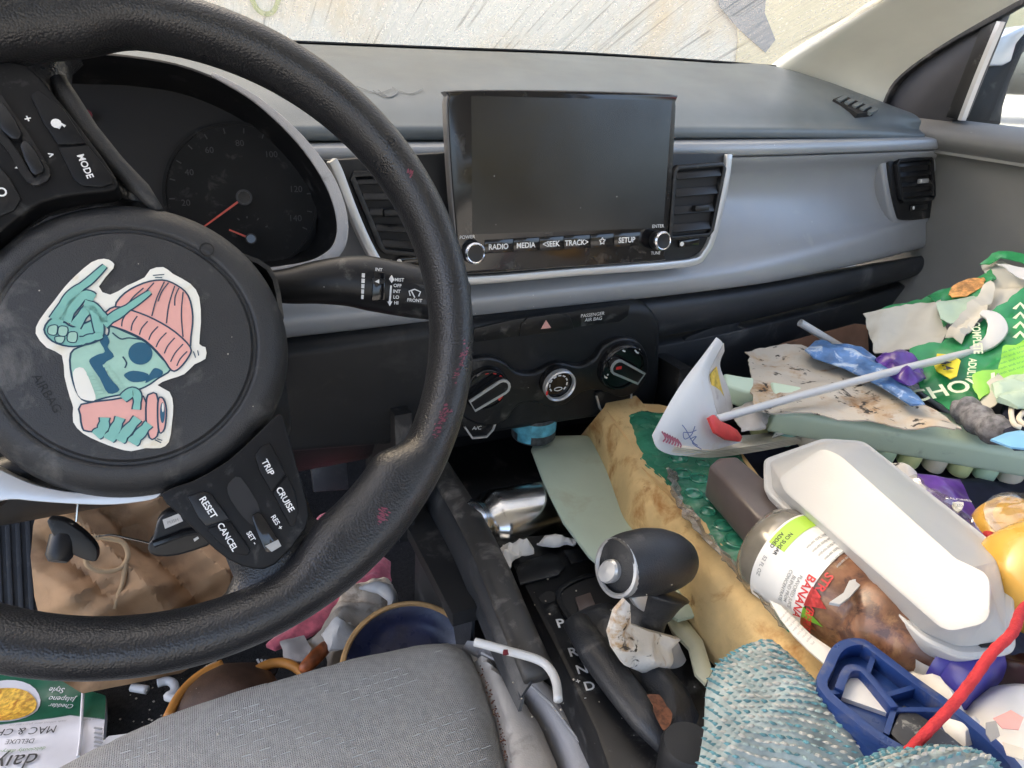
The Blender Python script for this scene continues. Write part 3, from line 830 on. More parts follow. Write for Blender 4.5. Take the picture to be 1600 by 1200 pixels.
# stain of dried glue on the pad
h0, hn = hitpx(612, 150)
SF = Fr(h0, (1, 0, 0), hn).up(.0008)
g_ = np.random.default_rng(3)
for k in range(4):
    c0 = (612 + g_.uniform(-30, 30), 148 + g_.uniform(-14, 10)); L_ = g_.uniform(14, 34)
    pth = [(c0[0] - L_, c0[1] - 5), (c0[0], c0[1] + g_.uniform(3, 7)), (c0[0] + L_ * .8, c0[1] - g_.uniform(0, 8))]
    MB().tube([SF.P(*p) for p in [(a.x, a.y) for a in smooth([(p[0], p[1], 0) for p in pth], 5, False)]], .0007, 5, flat=.4, nrm=SF.n).build('glue_smear', 'wet_glue', dash)

# lower centre stack
CL = Fr((.35, .648, -.25), (1, 0, 0), (0, -1, -.12))
lower = [(420, 548), (740, 503), (1000, 476), (1022, 482), (1036, 510), (1034, 600), (1024, 645), (960, 652), (700, 692), (420, 716)]
MB().prism(CL, pp(CL, lower), -.05, 0).build('lower_fascia', 'dash_dark', dash, bevel=.012, seg=4)
strip = MB().prism(CL, pp(CL, [(738, 530), (740, 512), (800, 498), (984, 474), (980, 492), (966, 502), (900, 510), (742, 534)]), 0, .0025).build('switch_strip', 'satin_black', dash, bevel=.0012)
hb = MB().prism(CL, pp(CL, [(808, 524), (812, 504), (822, 494), (870, 487), (888, 492), (895, 511)]), .002, .0045).build('hazard_button', 'satin_black', dash, bevel=.0012)
hzf = CL.up(.0048)
MB().prism(hzf, pp(hzf, [(845, 514), (853, 500), (861, 512)]), 0, .0004).build('hazard_triangle', 'hazard', hb)
text('PASSENGER', CL.up(.0026), (926, 491), (1, -.12), 5.5, 'white_print', strip)
text('AIR BAG', CL.up(.0026), (927, 498), (1, -.12), 5.5, 'white_print', strip)
# open pocket under the heater controls
MB().box(Fr((.36, .80, -.42), (1, 0, 0), (0, 0, 1)), .36, .02, .16).build('pocket_back', 'void_black', dash)
MB().box(Fr((.175, .72, -.41), (1, 0, 0), (0, 0, 1)), .018, .16, .16).build('pocket_side', 'matte_black', dash)
MB().box(Fr((.535, .72, -.41), (1, 0, 0), (0, 0, 1)), .018, .16, .16).build('pocket_side', 'matte_black', dash)
US = Fr(aY(817, 728, .78), (1, 0, 0), (0, -1, 0))
us = MB().box(US, .016, .005, .004).build('usb_socket', 'key_cream', dash, bevel=.0008)
text('USB', US, (820, 739), (1, -.03), 5, 'dim_print', us)

# ------------------------------------------------------------------ heater controls
cc = thing('climate_panel', 'black heater control panel with three round dials', 'control panel', CL(0, -.08, 0))
pod = [(700, 575), (722, 560), (758, 553), (785, 562), (802, 576), (830, 578), (866, 562), (900, 568), (924, 556), (938, 536), (966, 524), (992, 530), (1006, 552), (1006, 580), (992, 604), (966, 616), (936, 606), (908, 606), (866, 632), (826, 622), (800, 632), (788, 650), (760, 660), (730, 652), (706, 630)]
MB().prism(CL, pp(CL, pod, 3), -.002, .009).build('housing', 'satin_black', cc, bevel=.003, seg=3)
D1 = CL.up(.009)
def dial(c, r, parent, knob_mat='gloss_black', ring=None, hgt=.012):
    p = D1.hit(*c); f_ = Fr(D1(p[0], p[1]), D1.u, D1.n)
    d = MB().lathe(f_, [(r, -.006), (r, hgt * .5), (r * .92, hgt * .8), (r * .86, hgt * .8), (r * .84, hgt * .65), (0, hgt * .65)], 40).build('dial', knob_mat, parent)
    if ring:
        MB().lathe(f_, [(r * .99, hgt * .6), (r * 1.0, hgt), (r * .94, hgt * 1.1), (r * .86, hgt * 1.0), (r * .85, hgt * .66)], 40).build('ring', ring, d)
    return d, f_
def barknob(fr, c, a, ln, w, parent):
    """pointer bar lying across a dial"""
    q = Vector((math.cos(a), math.sin(a))); f_ = Fr(fr(0, 0, 0), fr.u * q.x + fr.v * q.y, fr.n)
    pts = [(ln * .5 - w * .45 * (1 - math.cos(t)), w * .5 * math.sin(t)) for t in np.linspace(-1.57, 1.57, 7)]
    pts = [(-ln * .5, -w * .42)] + pts + [(-ln * .5, w * .42)]
    b = MB().prism(f_, pts, .006, .018).build('pointer', 'satin_black', parent, bevel=.0015)
    MB().band(f_, pts, .0026, .0165, .0188, True).build('silver_edge', 'silver_trim', parent)
    return b, f_
r1 = 38 * .63 / 1000
dl, fl1 = dial((757, 604), .026, cc)
barknob(fl1, None, R(28), .046, .017, dl)
for k in range(6):
    a0 = R(100 - k * 25); a1 = R(100 - k * 25 - (10 if k < 2 else 21))
    MB().band(fl1, [(.0215 * math.cos(a0 + (a1 - a0) * t), .0215 * math.sin(a0 + (a1 - a0) * t)) for t in (0, .33, .66, 1)], .0016 + .0005 * k, .0079, .0086).build('warm_mark', 'red_print', dl)
dm, fm = dial((866, 593), .0195, cc, ring='silver_trim', hgt=.016)
for k in range(9):
    a = R(215 - k * 31.5)
    MB().band(fm, [(.0112 * math.cos(a + d), .0112 * math.sin(a + d)) for d in (-.17, .17)], .0016, .0104, .0109).build('fan_mark', 'white_print', dm)
MB().band(fm, [(.005 * math.cos(t) + .0005, -.0065 + .0022 * math.sin(t)) for t in np.linspace(0, 6.2, 14)], .0009, .0104, .0109).build('car_symbol', 'white_print', dm)
MB().box(fm, .0022, .0050, .001, (-.0172, -.0052, .0172)).build('index_mark', 'red_print', dm)
dr, frr = dial((968, 570), .0305, cc)
barknob(frr, None, R(150), .050, .017, dr)
bp_ = Fr(frr(0, 0, .0182), frr.u, frr.n)
MB().box(bp_, .007, .0035, .0008, (-.0135, .0078, .0004)).build('red_index', 'red_print', dr)
for a, sx in ((150, .8), (100, 1), (52, 1), (200, .8)):
    x, y = .0245 * math.cos(R(a)), .0245 * math.sin(R(a))
    MB().band(frr, [(x - .003, y + .003), (x, y - .0005), (x + .003, y - .002)], .0018, .0079, .0085).build('airflow_symbol', 'white_print', dr)
    MB().lathe(Fr(frr(x + .003, y + .0025, .0079), frr.u, frr.n), [(.0011, 0), (.0011, .0006), (0, .0006)], 10).build('airflow_symbol', 'white_print', dr)
acp = [(716, 640), (778, 642), (768, 668), (758, 678), (736, 680), (726, 672)]
ac = MB().prism(CL, pp(CL, acp), -.004, .004).build('air_con_button', 'satin_black', cc, bevel=.001)
MB().band(CL, pp(CL, [(724, 664), (736, 681), (758, 679), (768, 668), (778, 640)], 0), .0022, .003, .0055).build('silver_edge', 'silver_trim', ac)
text('A/C', CL.up(.0042), (745, 668), (1, -.06), 6, 'white_print', ac)
rd = MB().prism(CL, pp(CL, [(928, 612), (984, 598), (984, 618), (972, 640), (944, 648), (934, 640)]), -.004, .004).build('demist_button', 'satin_black', cc, bevel=.001)
MB().band(CL, pp(CL, [(984, 590), (983, 622), (972, 642), (944, 650), (934, 634), (929, 616)], 0), .0024, .003, .0055).build('silver_edge', 'silver_trim', rd)

# ------------------------------------------------------------------ infotainment display
disp = thing('infotainment_display', 'large dark touchscreen standing proud of the dashboard', 'screen', aY(880, 425, .61))
IS = pl3(aY(702, 150, .624), aY(1056, 155, .624), aY(880, 420, .606))
osh = [(712, 141), (880, 141), (1046, 147), (1056, 158), (1055, 200), (1050, 290), (1042, 372), (1038, 400), (1028, 408), (880, 418), (740, 428), (722, 424), (716, 400), (706, 300), (699, 180), (701, 150)]
def shrink(poly, k):
    cx = sum(p[0] for p in poly) / len(poly); cy = sum(p[1] for p in poly) / len(poly)
    return [(cx + (p[0] - cx) * k, cy + (p[1] - cy) * k) for p in poly]
MB().prism(IS, pp(IS, shrink(osh, 1.003), 3), -.013, -.0012).build('casing', 'casing_grey', disp, bevel=.002, seg=3)
MB().prism(IS, pp(IS, shrink(osh, .990), 3), -.004, .0012).build('bezel', 'gloss_black', disp, bevel=.001, seg=2)
I1 = IS.up(.0012)
MB().prism(I1, pp(I1, [(736, 150), (1050, 157), (1036, 356), (738, 366)]), 0, .0003).build('screen_panel', 'screen_glass', disp)
btn = [('RADIO', 757, 801), ('MEDIA', 802, 842), ('<SEEK', 843, 880), ('TRACK>', 881, 921), (None, 922, 958), ('SETUP', 959, 1000)]
for s, x0, x1 in btn:
    yy = lambda x: 385 - (x - 780) * .052
    b = MB().prism(I1, pp(I1, [(x0, yy(x0) - 11), (x1, yy(x1) - 11), (x1, yy(x1) + 10), (x0, yy(x0) + 10)]), 0, .0011).build('button', 'gloss_black', disp, bevel=.0004)
    cx = (x0 + x1) / 2
    if s: text(s, I1.up(.0011), (cx, yy(cx)), (1, -.05), 8.5, 'white_print', b, off=.0002, bold=True, sx=.95)
    else:
        st = []
        for k in range(11):
            a = R(90 + 36 * k); rr = .0037 if k % 2 == 0 else .0018
            c = I1.hit(cx, yy(cx)); st.append((c[0] + rr * math.cos(a), c[1] + rr * math.sin(a)))
        MB().band(I1, st, .0009, .0011, .0015).build('star_symbol', 'white_print', b)
for cx, cy, s, q, ty in ((736, 394, 'POWER', 'VOL', 370), (1026, 375, 'ENTER', 'TUNE', 353)):
    p = I1.hit(cx, cy); kf = Fr(I1(*p), I1.u, I1.n)
    k = MB().lathe(kf, [(.0098, 0), (.0098, .010), (.0085, .0125), (.0078, .0118), (.0, .0112)], 32).build('knob', 'satin_black', disp)
    MB().lathe(kf, [(.0099, .0085), (.0100, .0115), (.0086, .0129), (.0078, .0124), (.0078, .0115)], 32).build('knob_ring', 'chrome', k)
    text(s, I1, (cx - (6 if s == 'POWER' else -2), ty), (1, -.05), 5.5, 'white_print', disp)
    if s == 'ENTER': text(q, I1, (1024, 395), (1, -.05), 5, 'white_print', disp)

# ------------------------------------------------------------------ steering wheel (turned about sixty degrees)
TILT, SW = .51211, -.01621
WN = Vector((math.sin(SW), -math.cos(TILT) * math.cos(SW), math.sin(TILT))).normalized()
WC = Vector((-.0288, .41177, -.1292))
WU = Vector((0, 0, 1)).cross(WN).normalized()
W = Fr(WC, WU, WN)
RR, RT = .17206, .0132
wheel = thing('steering_wheel', 'black leather steering wheel turned to the right, with a sticker', 'steering wheel', WC)
def sstep(x, a, b):
    t = min(1, max(0, (x - a) / (b - a))); return t * t * (3 - 2 * t)
def rimpt(ph, th, off=0.0):
    # oval grip with a moulded thumb rest just above each side spoke
    d_ = (math.degrees(ph) + 180) % 360 - 180
    a = RT + .0022 * math.sin(ph) ** 2 + off
    bu = .0125 * (sstep(-d_, 33, 41) * (1 - sstep(-d_, 58, 74)) + sstep(d_, 158, 150) * 0 + (1 - sstep(d_, 108, 116)) * sstep(d_, 84, 96) * .6)
    c, s_ = math.cos(th), math.sin(th)
    rr = RR + (a * c if c > 0 else (a + bu) * c)
    return W(rr * math.cos(ph), rr * math.sin(ph), (.0205 + off) * s_)
NP, NT = 220, 36
vs = [rimpt(2 * math.pi * i / NP, 2 * math.pi * j / NT) for i in range(NP) for j in range(NT)]
fs = [(i * NT + j, i * NT + (j + 1) % NT, ((i + 1) % NP) * NT + (j + 1) % NT, ((i + 1) % NP) * NT + j) for i in range(NP) for j in range(NT)]
rim = put('rim', vs, fs, 'leather', wheel, ang=180)
# seam running along the inside of the rim and pink smears on it
PH = np.linspace(-1.2, .9, 330); TH = np.linspace(-math.pi, math.pi, 90)
CP = np.array([[px(rimpt(a, b)) + (rimpt(a, b).length,) for b in TH] for a in PH])
def rimfind(x, y):
    d = (CP[:, :, 0] - x) ** 2 + (CP[:, :, 1] - y) ** 2 + (CP[:, :, 2] * 900) ** 2 * .02
    d = np.where((CP[:, :, 0] - x) ** 2 + (CP[:, :, 1] - y) ** 2 < 100, CP[:, :, 2] * 1000 + d * 0.02, 1e9)
    i, j = np.unravel_index(d.argmin(), d.shape)
    return PH[i] + random.uniform(-.004, .004), TH[j] + random.uniform(-.03, .03)
def smear(pts, n, w, seed):
    g_ = np.random.default_rng(seed); vs = []; fs = []
    for k in range(n):
        t = g_.uniform(0, len(pts) - 1.001); i = int(t); t -= i
        x = pts[i][0] + (pts[i + 1][0] - pts[i][0]) * t + g_.normal() * w; y = pts[i][1] + (pts[i + 1][1] - pts[i][1]) * t + g_.normal() * w
        a, b = rimfind(x, y); s = g_.uniform(.002, .006); q = s * g_.uniform(4, 12)
        m = len(vs); e_ = 5
        for j in range(e_):
            u = 2 * math.pi * j / e_ + g_.uniform(-.3, .3)
            vs.append(rimpt(a + s * .6 * math.cos(u) - .3 * q * math.sin(u) * .2, b + q * 1.6 * math.sin(u), .0004))
        fs.append(tuple(range(m, m + e_)))
    put('pink_smear', vs, fs, 'lipstick', rim, ang=180)
smear([(636, 262), (643, 270)], 14, 3.0, 1)
smear([(738, 535), (728, 565), (712, 592)], 46, 3.2, 2)
smear([(700, 636), (690, 655), (680, 676)], 60, 4.8, 3)
smear([(606, 798), (594, 812)], 26, 4.0, 4)

HUBC = W.hit(203, 540, -.002)
H = Fr(W(HUBC[0], HUBC[1], -.004), W.u, W.n)
hub = MB().lathe(H, [(.067, -.06), (.080, -.05), (.0828, -.020), (.0815, -.009), (.0778, -.0015), (.0725, .0030), (.0668, .0048), (.0652, .0044), (.0640, .0026), (.0626, .0026), (.0612, .0048), (.050, .0062), (.03, .0068), (0, .0070)], 96).build('airbag_cover', 'airbag_cover', wheel, ang=50)
HS = H.up(.0074)
text('AIRBAG', H.up(.0062), (74, 614), (42, 68), 15, 'emboss', hub, off=.0004, sx=1.05)
MB().lathe(Fr(H(.045, .049, .0062), H.u, H.n), [(.004, 0), (.004, .0006), (.0032, .0006), (.0032, 0)], 16).build('mould_mark', 'emboss', hub)

# spoke webs: leather arms joining hub and rim
def web(poly, name='spoke', mat='leather', dome=.010, base=-.012, thick=.022, step=.006, dw=.012):
    return sheet(name, W, poly, mat, wheel, step=step, dome=dome, domew=dw, base=base, thick=thick, ang=60)
web([(330, 780), (352, 870), (366, 905), (352, 935), (330, 958), (400, 985), (480, 960), (560, 900), (640, 800), (668, 720), (650, 692), (622, 701), (604, 717), (588, 752), (573, 793), (548, 822), (515, 826), (490, 808), (476, 770), (455, 700), (430, 660), (380, 690)], dome=.016, base=-.016)
web([(-140, 440), (-40, 380), (60, 318), (140, 300), (236, 318), (214, 300), (160, 240), (112, 160), (98, 110), (100, 86), (118, 70), (60, 20), (-40, 20), (-160, 160)], dome=.016, base=-.018)
web([(-120, 790), (-40, 735), (0, 715), (60, 700), (120, 690), (200, 700), (240, 740), (246, 768), (200, 782), (130, 778), (60, 764), (10, 770), (-60, 830)], 'lower_spoke', 'satin_black', base=-.030, dome=.012)
W2 = W.up(-.017)
MB().prism(W2, pp(W2, [(-80, 722), (-20, 724), (12, 738), (60, 758), (120, 769), (190, 770), (246, 765), (252, 772), (236, 781), (180, 788), (120, 787), (60, 783), (20, 780), (-20, 790), (-80, 830)], 3), -.008, .004).build('spoke_trim', 'silver_trim', wheel, bevel=.002, seg=3)

# right spoke controls
W3 = W.up(.0035)
cp = MB().prism(W3, pp(W3, [(250, 772), (300, 752), (356, 720), (404, 676), (436, 646), (446, 664), (462, 720), (480, 786), (478, 826), (430, 882), (396, 889), (356, 874), (318, 842), (282, 806)], 2), -.016, 0).build('control_panel', 'control_black', wheel, bevel=.003, seg=3)
def button(fr, poly, s, c, d, hpx, parent, mat='control_black', hh=.0016, sx=1.0):
    b = MB().prism(fr, pp(fr, poly), 0, hh).build('button', mat, parent, bevel=.0007)
    if s: text(s, fr.up(hh), c, d, hpx, 'white_print', b, off=.0002, bold=True, sx=sx)
    return b
button(W3, [(398, 712), (408, 698), (422, 692), (446, 740), (424, 768), (406, 736)], 'TRIP', (419, 730), (14, 26), 10, cp)
button(W3, [(427, 770), (448, 742), (462, 772), (466, 800), (460, 820), (454, 822), (440, 796)], 'CRUISE', (446, 780), (19, 32), 10, cp)
button(W3, [(294, 776), (316, 768), (330, 772), (358, 810), (322, 822), (310, 808)], 'RESET', (326, 793), (18, 28), 11, cp, mat='satin_black')
button(W3, [(324, 826), (360, 814), (392, 860), (386, 868), (366, 864), (340, 846)], 'CANCEL', (356, 839), (20, 34), 10, cp)
MB().prism(W3, pp(W3, [(355, 762), (362, 750), (376, 746), (402, 785), (408, 812), (398, 822), (380, 808), (360, 780)], 2), 0, .0006).build('switch_recess', 'void_black', cp)
rk = MB().prism(W3, pp(W3, [(394, 810), (398, 803), (408, 802), (436, 846), (438, 854), (420, 862), (412, 856)], 2), 0, .0035).build('rocker_switch', 'gloss_black', cp, bevel=.001)
MB().prism(W3, pp(W3, [(414, 852), (434, 842), (439, 852), (424, 861)]), .0035, .0042).build('rocker_tip', 'print_grey', rk)
text('RES +', W3, (433, 816), (14, 22), 8, 'white_print', cp, bold=True)
text('SET -', W3, (394, 840), (14, 22), 8, 'white_print', cp, bold=True)

# left spoke controls (the spoke now points up)
W4 = W.up(.0025)
lp = MB().prism(W4, pp(W4, [(-90, 150), (-20, 100), (40, 100), (84, 148), (130, 206), (176, 270), (182, 296), (140, 302), (86, 310), (40, 330), (-20, 380), (-90, 420)], 2), -.018, 0).build('control_panel', 'control_black', wheel, bevel=.003, seg=3)
button(W4, [(48, 150), (62, 142), (100, 172), (136, 226), (92, 228), (70, 196)], None, None, None, 0, lp)
MB().lathe(Fr(W4.up(.0016).P(88, 193), W4.u, W4.n), [(.0025, 0), (.0025, .0004), (0, .0004)], 12).build('voice_symbol', 'white_print', lp)
MB().band(W4, pp(W4, [(92, 203), (97, 196), (103, 200)]), .0014, .0016, .0022).build('voice_symbol', 'white_print', lp)
button(W4, [(92, 232), (138, 229), (176, 276), (178, 288), (160, 294), (130, 292), (116, 282)], 'MODE', (134, 260), (15, 33), 11, lp)
button(W4, [(-40, 250), (0, 262), (16, 280), (34, 312), (24, 330), (0, 340), (-40, 360)], 'O', (3, 300), (15, 33), 16, lp, mat='satin_black')
MB().band(W4, pp(W4, [(-6, 152), (16, 180), (44, 220), (72, 268), (66, 282), (48, 282), (20, 236), (-6, 200)], 3), .004, 0, .002, True).build('rocker_frame', 'satin_black', lp)
for q in ([(-4, 166), (12, 170), (38, 214), (22, 222), (-4, 194)], [(34, 232), (48, 226), (72, 266), (64, 276), (52, 274)]):
    rkk = MB().prism(W4, pp(W4, q, 2), 0, .0042).build('rocker_switch', 'satin_black', lp, bevel=.0012)
text('+', W4, (44, 186), (15, 33), 14, 'white_print', lp, bold=True)
text('^', W4, (78, 243), (15, 33), 13, 'white_print', lp, bold=True)
text('v', W4, (29, 262), (15, 33), 10, 'white_print', lp, bold=True)
# pale leather edge beside the upper spoke
MB().tube([W.P(*p, -.012) for p in [(90, 122), (106, 156), (138, 206), (180, 256), (222, 298), (248, 330)]], [.004, .006, .006, .0055, .005, .003], 8).build('spoke_edge', 'airbag_cover', wheel, ang=180)

# ---- sticker on the airbag cover
def ZC(x, y): return (x / 3.077, 380 + y / 3.077)
def zp(pts): return [ZC(*p) for p in pts]
st = MB().prism(HS, pp(HS, zp([(500, 75), (540, 90), (545, 120), (475, 208), (530, 248), (610, 205), (695, 165), (722, 127), (785, 115), (832, 148), (915, 195), (958, 260), (966, 380), (958, 485), (988, 500), (988, 555), (935, 582), (885, 630), (820, 652), (757, 682), (815, 715), (833, 780), (826, 870), (812, 955), (770, 985), (700, 985), (630, 1000), (560, 985), (480, 955), (400, 915), (352, 860), (352, 790), (336, 740), (310, 640), (298, 540), (225, 502), (172, 435), (190, 370), (262, 275), (312, 210), (365, 155), (440, 92)]), 2), -.0004, .0002).build('sticker', 'st_white', wheel)
tag(st, 'die-cut sticker of a teal skull in a pink beanie holding a cup')
def spoly(name, pts, mat, lay, k=3, outline=0):
    f_ = HS.up(.0002 + .00014 * lay)
    q = pp(f_, zp(pts), k)
    o = MB().prism(f_, q, -.0001, 0).build(name, mat, st)
    if outline:
        MB().band(f_, q, outline, -.00005, .00012, True).build('outline', 'st_navy', st)
    return o
def sline(name, pts, w, mat, lay):
    f_ = HS.up(.0002 + .00014 * lay)
    return MB().band(f_, pp(f_, zp(pts), 4, closed=False), w, -.0001, 0).build(name, mat, st)
OL = .00085
spoly('skull', [(340, 530), (400, 492), (470, 470), (520, 440), (530, 400), (600, 425), (700, 475), (780, 555), (820, 607), (760, 650), (700, 690), (610, 722), (510, 742), (430, 762), (380, 735), (345, 640)], 'st_pale', 1, 3, OL)
spoly('beanie_crown', [(555, 305), (600, 240), (690, 192), (780, 177), (850, 202), (905, 252), (927, 350), (918, 450), (908, 500), (840, 430), (740, 370), (640, 330)], 'st_pink', 2, 3, OL)
spoly('beanie_cuff', [(500, 345), (550, 306), (640, 325), (740, 365), (840, 425), (915, 500), (908, 545), (862, 602), (825, 612), (780, 550), (700, 470), (600, 420), (505, 385)], 'st_pink', 3, 3, OL)
for a, b in (((790, 185), (730, 350)), ((840, 205), (800, 385)), ((740, 190), (650, 310)), ((880, 235), (880, 450)), ((690, 215), (610, 300)), ((860, 215), (840, 300)), ((810, 190), (760, 280)),
             ((560, 320), (540, 380)), ((610, 335), (585, 400)), ((660, 350), (630, 420)), ((710, 375), (670, 440)), ((760, 400), (715, 465)), ((800, 430), (750, 500)), ((840, 455), (790, 530)), ((880, 485), (820, 570)), ((900, 520), (850, 590))):
    sline('knit_line', [a, ((a[0] + b[0]) / 2 - 8, (a[1] + b[1]) / 2), b], .0006, 'st_navy', 4)
ell = lambda cx, cy, rx, ry, n=14: [(cx + rx * math.cos(2 * math.pi * i / n), cy + ry * math.sin(2 * math.pi * i / n)) for i in range(n)]
spoly('eye_socket', ell(675, 530, 58, 54), 'st_deep', 3)
spoly('eye_socket', [(598, 630), (640, 613), (712, 628), (702, 660), (640, 668), (605, 648)], 'st_deep', 3)
spoly('nose', [(722, 625), (745, 600), (782, 615), (775, 638), (740, 652), (698, 672)], 'st_deep', 3)
spoly('mouth', [(475, 462), (500, 430), (527, 470), (518, 500), (548, 545), (500, 582), (530, 650), (575, 705), (520, 722), (480, 650), (440, 592), (430, 560), (470, 535), (505, 520)], 'st_deep', 3)
for k in range(8):
    x, y = 503 + k * 12, 588 + k * 16
    spoly('tooth', [(x - 10, y - 4), (x + 14, y - 8), (x + 18, y + 5), (x - 6, y + 9)], 'st_pale', 4, 0)
    if k < 7:
        x, y = 432 + k * 9, 628 + k * 17
        spoly('tooth', [(x - 16, y - 3), (x + 18, y - 6), (x + 20, y + 7), (x - 12, y + 10)], 'st_pale', 4, 0)
spoly('jaw_patch', [(350, 620), (400, 600), (440, 680), (460, 750), (420, 755), (375, 730)], 'st_white', 2)
sline('brow', [(540, 430), (580, 460), (620, 455), (690, 465)], .0007, 'st_navy', 3)
sline('cheek', [(590, 545), (608, 575), (600, 600)], .0007, 'st_navy', 3)
spoly('palm', [(212, 415), (250, 360), (300, 372), (350, 402), (420, 380), (490, 350), (502, 430), (470, 470), (400, 490), (330, 496), (250, 470)], 'st_teal', 4, 3, OL)
for q in ([(235, 400), (275, 395), (270, 440), (232, 435)], [(285, 400), (325, 405), (318, 445), (280, 440)], [(265, 450), (310, 450), (300, 480), (270, 475)], [(330, 430), (370, 430), (365, 475), (325, 470)]):
    spoly('wrist_bone', q, 'st_pale', 5, 3, .0005)
def bone(pts, w0, w1):
    n = 12; P = smooth([(p[0], p[1], 0) for p in pts], 5, False); m = len(P)
    f_ = HS.up(.0002 + .00014 * 5.5); q = [f_.hit(*ZC(p.x, p.y)) for p in P]
    w = [(w0 + (w1 - w0) * i / (m - 1)) * (1 + .28 * abs(math.sin(i / (m - 1) * math.pi * 2.5 + 1.57))) for i in range(m)]
    MB().band(f_, q, [a + .0014 for a in w], -.00025, -.00012).build('bone_outline', 'st_navy', st)
    MB().band(f_, q, w, -.0001, 0).build('bone', 'st_teal', st)
bone([(270, 370), (320, 280), (370, 225), (430, 180), (505, 108)], .0050, .0020)
bone([(495, 385), (560, 345), (630, 300), (722, 234)], .0046, .0018)
bone([(310, 375), (350, 300), (405, 250), (455, 262)], .0046, .0036)
bone([(360, 400), (420, 320), (460, 345), (478, 430)], .0040, .0036)
bone([(405, 290), (440, 300), (490, 345), (500, 380)], .0034, .0030)
bone([(390, 470), (440, 455), (490, 440)], .0034, .0030)
spoly('cup', [(390, 775), (540, 752), (690, 736), (706, 830), (712, 915), (560, 912), (425, 905), (396, 888), (386, 825)], 'st_pink', 2, 2, OL)
spoly('cup_lid', [(705, 745), (722, 725), (752, 724), (764, 800), (762, 905), (745, 938), (718, 935), (702, 850)], 'st_pink', 4, 2, OL)
spoly('cup_top', [(762, 748), (785, 748), (800, 800), (792, 890), (766, 910), (758, 830)], 'st_pink', 5, 3, OL)
spoly('cup_mouth', ell(781, 815, 12, 50), 'st_deep', 6)
spoly('cup_glint', ell(783, 790, 5, 22), 'st_white', 7)
bone([(503, 838), (495, 890), (460, 925)], .0034, .0046)
bone([(578, 838), (548, 905), (520, 945)], .0034, .0048)
bone([(662, 842), (600, 915), (572, 950)], .0034, .0048)
bone([(716, 868), (665, 925), (635, 962)], .0034, .0048)
bone([(655, 800), (660, 740), (640, 712), (590, 748)], .0026, .0040)
for a, b in (((735, 155), (790, 150)), ((745, 165), (780, 165)), ((930, 520), (940, 550)), ((950, 515), (955, 540)), ((745, 945), (775, 960)), ((755, 940), (780, 948))):
    sline('motion_line', [a, b], .0005, 'st_navy', 2)

# ------------------------------------------------------------------ steering column and wiper stalk
colm = thing('steering_column', 'dark steering column shroud behind the wheel', 'steering column', H(0, 0, -.2))
def rrect(w, h, r, n=5):
    out = []
    for cx, cy, a0 in ((w - r, h - r, 0), (-w + r, h - r, 90), (-w + r, -h + r, 180), (w - r, -h + r, 270)):
        for k in range(n + 1):
            a = R(a0 + 90 * k / n); out.append((cx + r * math.cos(a), cy + r * math.sin(a)))
    return out
secs = []
for w_, h_, ox, oy, n_ in ((.060, .055, .012, .0, -.052), (.066, .062, .016, -.002, -.075), (.068, .066, .018, -.004, -.13), (.060, .062, .016, -.004, -.24)):
    secs.append([H(a + ox, b + oy, n_) for a, b in rrect(w_, h_, .025)])
k = len(secs[0]); vs = [p for s in secs for p in s]
fs = [(i * k + j, i * k + (j + 1) % k, (i + 1) * k + (j + 1) % k, (i + 1) * k + j) for i in range(3) for j in range(k)] + [tuple(range(k))]
put('shroud', vs, fs, 'matte_black', colm, bevel=.0)
UPC = [H(a + .016, b + .004, n_) for n_ in (-.058, -.14) for a, b in ((-.058, .05), (-.02, .0655), (.03, .0655), (.066, .05), (.070, .015))]
gput('upper_cover', [UPC[:5], UPC[5:]], 'airbag_cover', colm, 4, 1, solid=.003)
MB().lathe(Fr(aY(428, 442, .505), (1, 0, 0), (0, -1, .3)), [(.0022, 0), (.002, .0012), (0, .0014)], 10).build('blue_speck', 'tin_blue', colm)

stalk = thing('wiper_stalk', 'black wiper stalk with white markings right of the wheel hub', 'stalk', aY(430, 470, .53))
SP = [aY(400, 448, .53), aY(450, 447, .525), aY(500, 441, .52), aY(555, 440, .515), aY(610, 449, .510), aY(660, 458, .505), aY(705, 466, .50), aY(730, 471, .498)]
SPs = smooth(SP, 5, False); m = len(SPs)
rad = [np.interp(i / (m - 1), [0, .12, .3, .48, .65, .85, .96, 1], [.010, .0125, .0165, .0205, .0205, .0185, .0165, .010]) for i in range(m)]
MB().tube(SPs, rad, 24, flat=.85, nrm=(-.35, -.9, .35)).build('lever', 'satin_black', stalk, ang=60)
ax = (SP[5] - SP[4]).normalized(); tow = (-SP[4]).normalized(); tow = (tow - ax * tow.dot(ax)).normalized()
S = Fr(SP[4] + tow * .0186, ax, tow)
def sband(pts, w, mat, name, h=.0012, h0=-.004):
    return MB().band(S, pp(S, pts), w, h0, h).build(name, mat, stalk)
SA = [(584, 424), (602, 426), (601, 470), (580, 470)]
MB().prism(S, pp(S, SA, 0), -.004, .0012).build('thumbwheel_slot', 'gloss_black', stalk, bevel=.001)
MB().prism(S, pp(S, [(582, 434), (602, 436), (600, 444), (580, 443)]), .0, .0028).build('thumbwheel', 'satin_black', stalk, bevel=.0008)
MB().prism(S, pp(S, [(585, 440), (592, 436), (592, 443)]), .0028, .0032).build('arrow_mark', 'white_print', stalk)
for k in range(5):
    y0 = 427 + k * 8.4
    sband([(568 - k * .4, y0), (567.6 - k * .4, y0 + 6.6)], .0022 - .0002 * abs(k - 1), 'white_print', 'speed_mark', .0010, -.002)
sband([(611, 446), (609, 472)], .0011, 'white_print', 'range_arrow', .0012)
MB().prism(S, pp(S, [(605, 471), (613, 471), (609, 478)]), -.002, .0012).build('range_arrow', 'white_print', stalk)
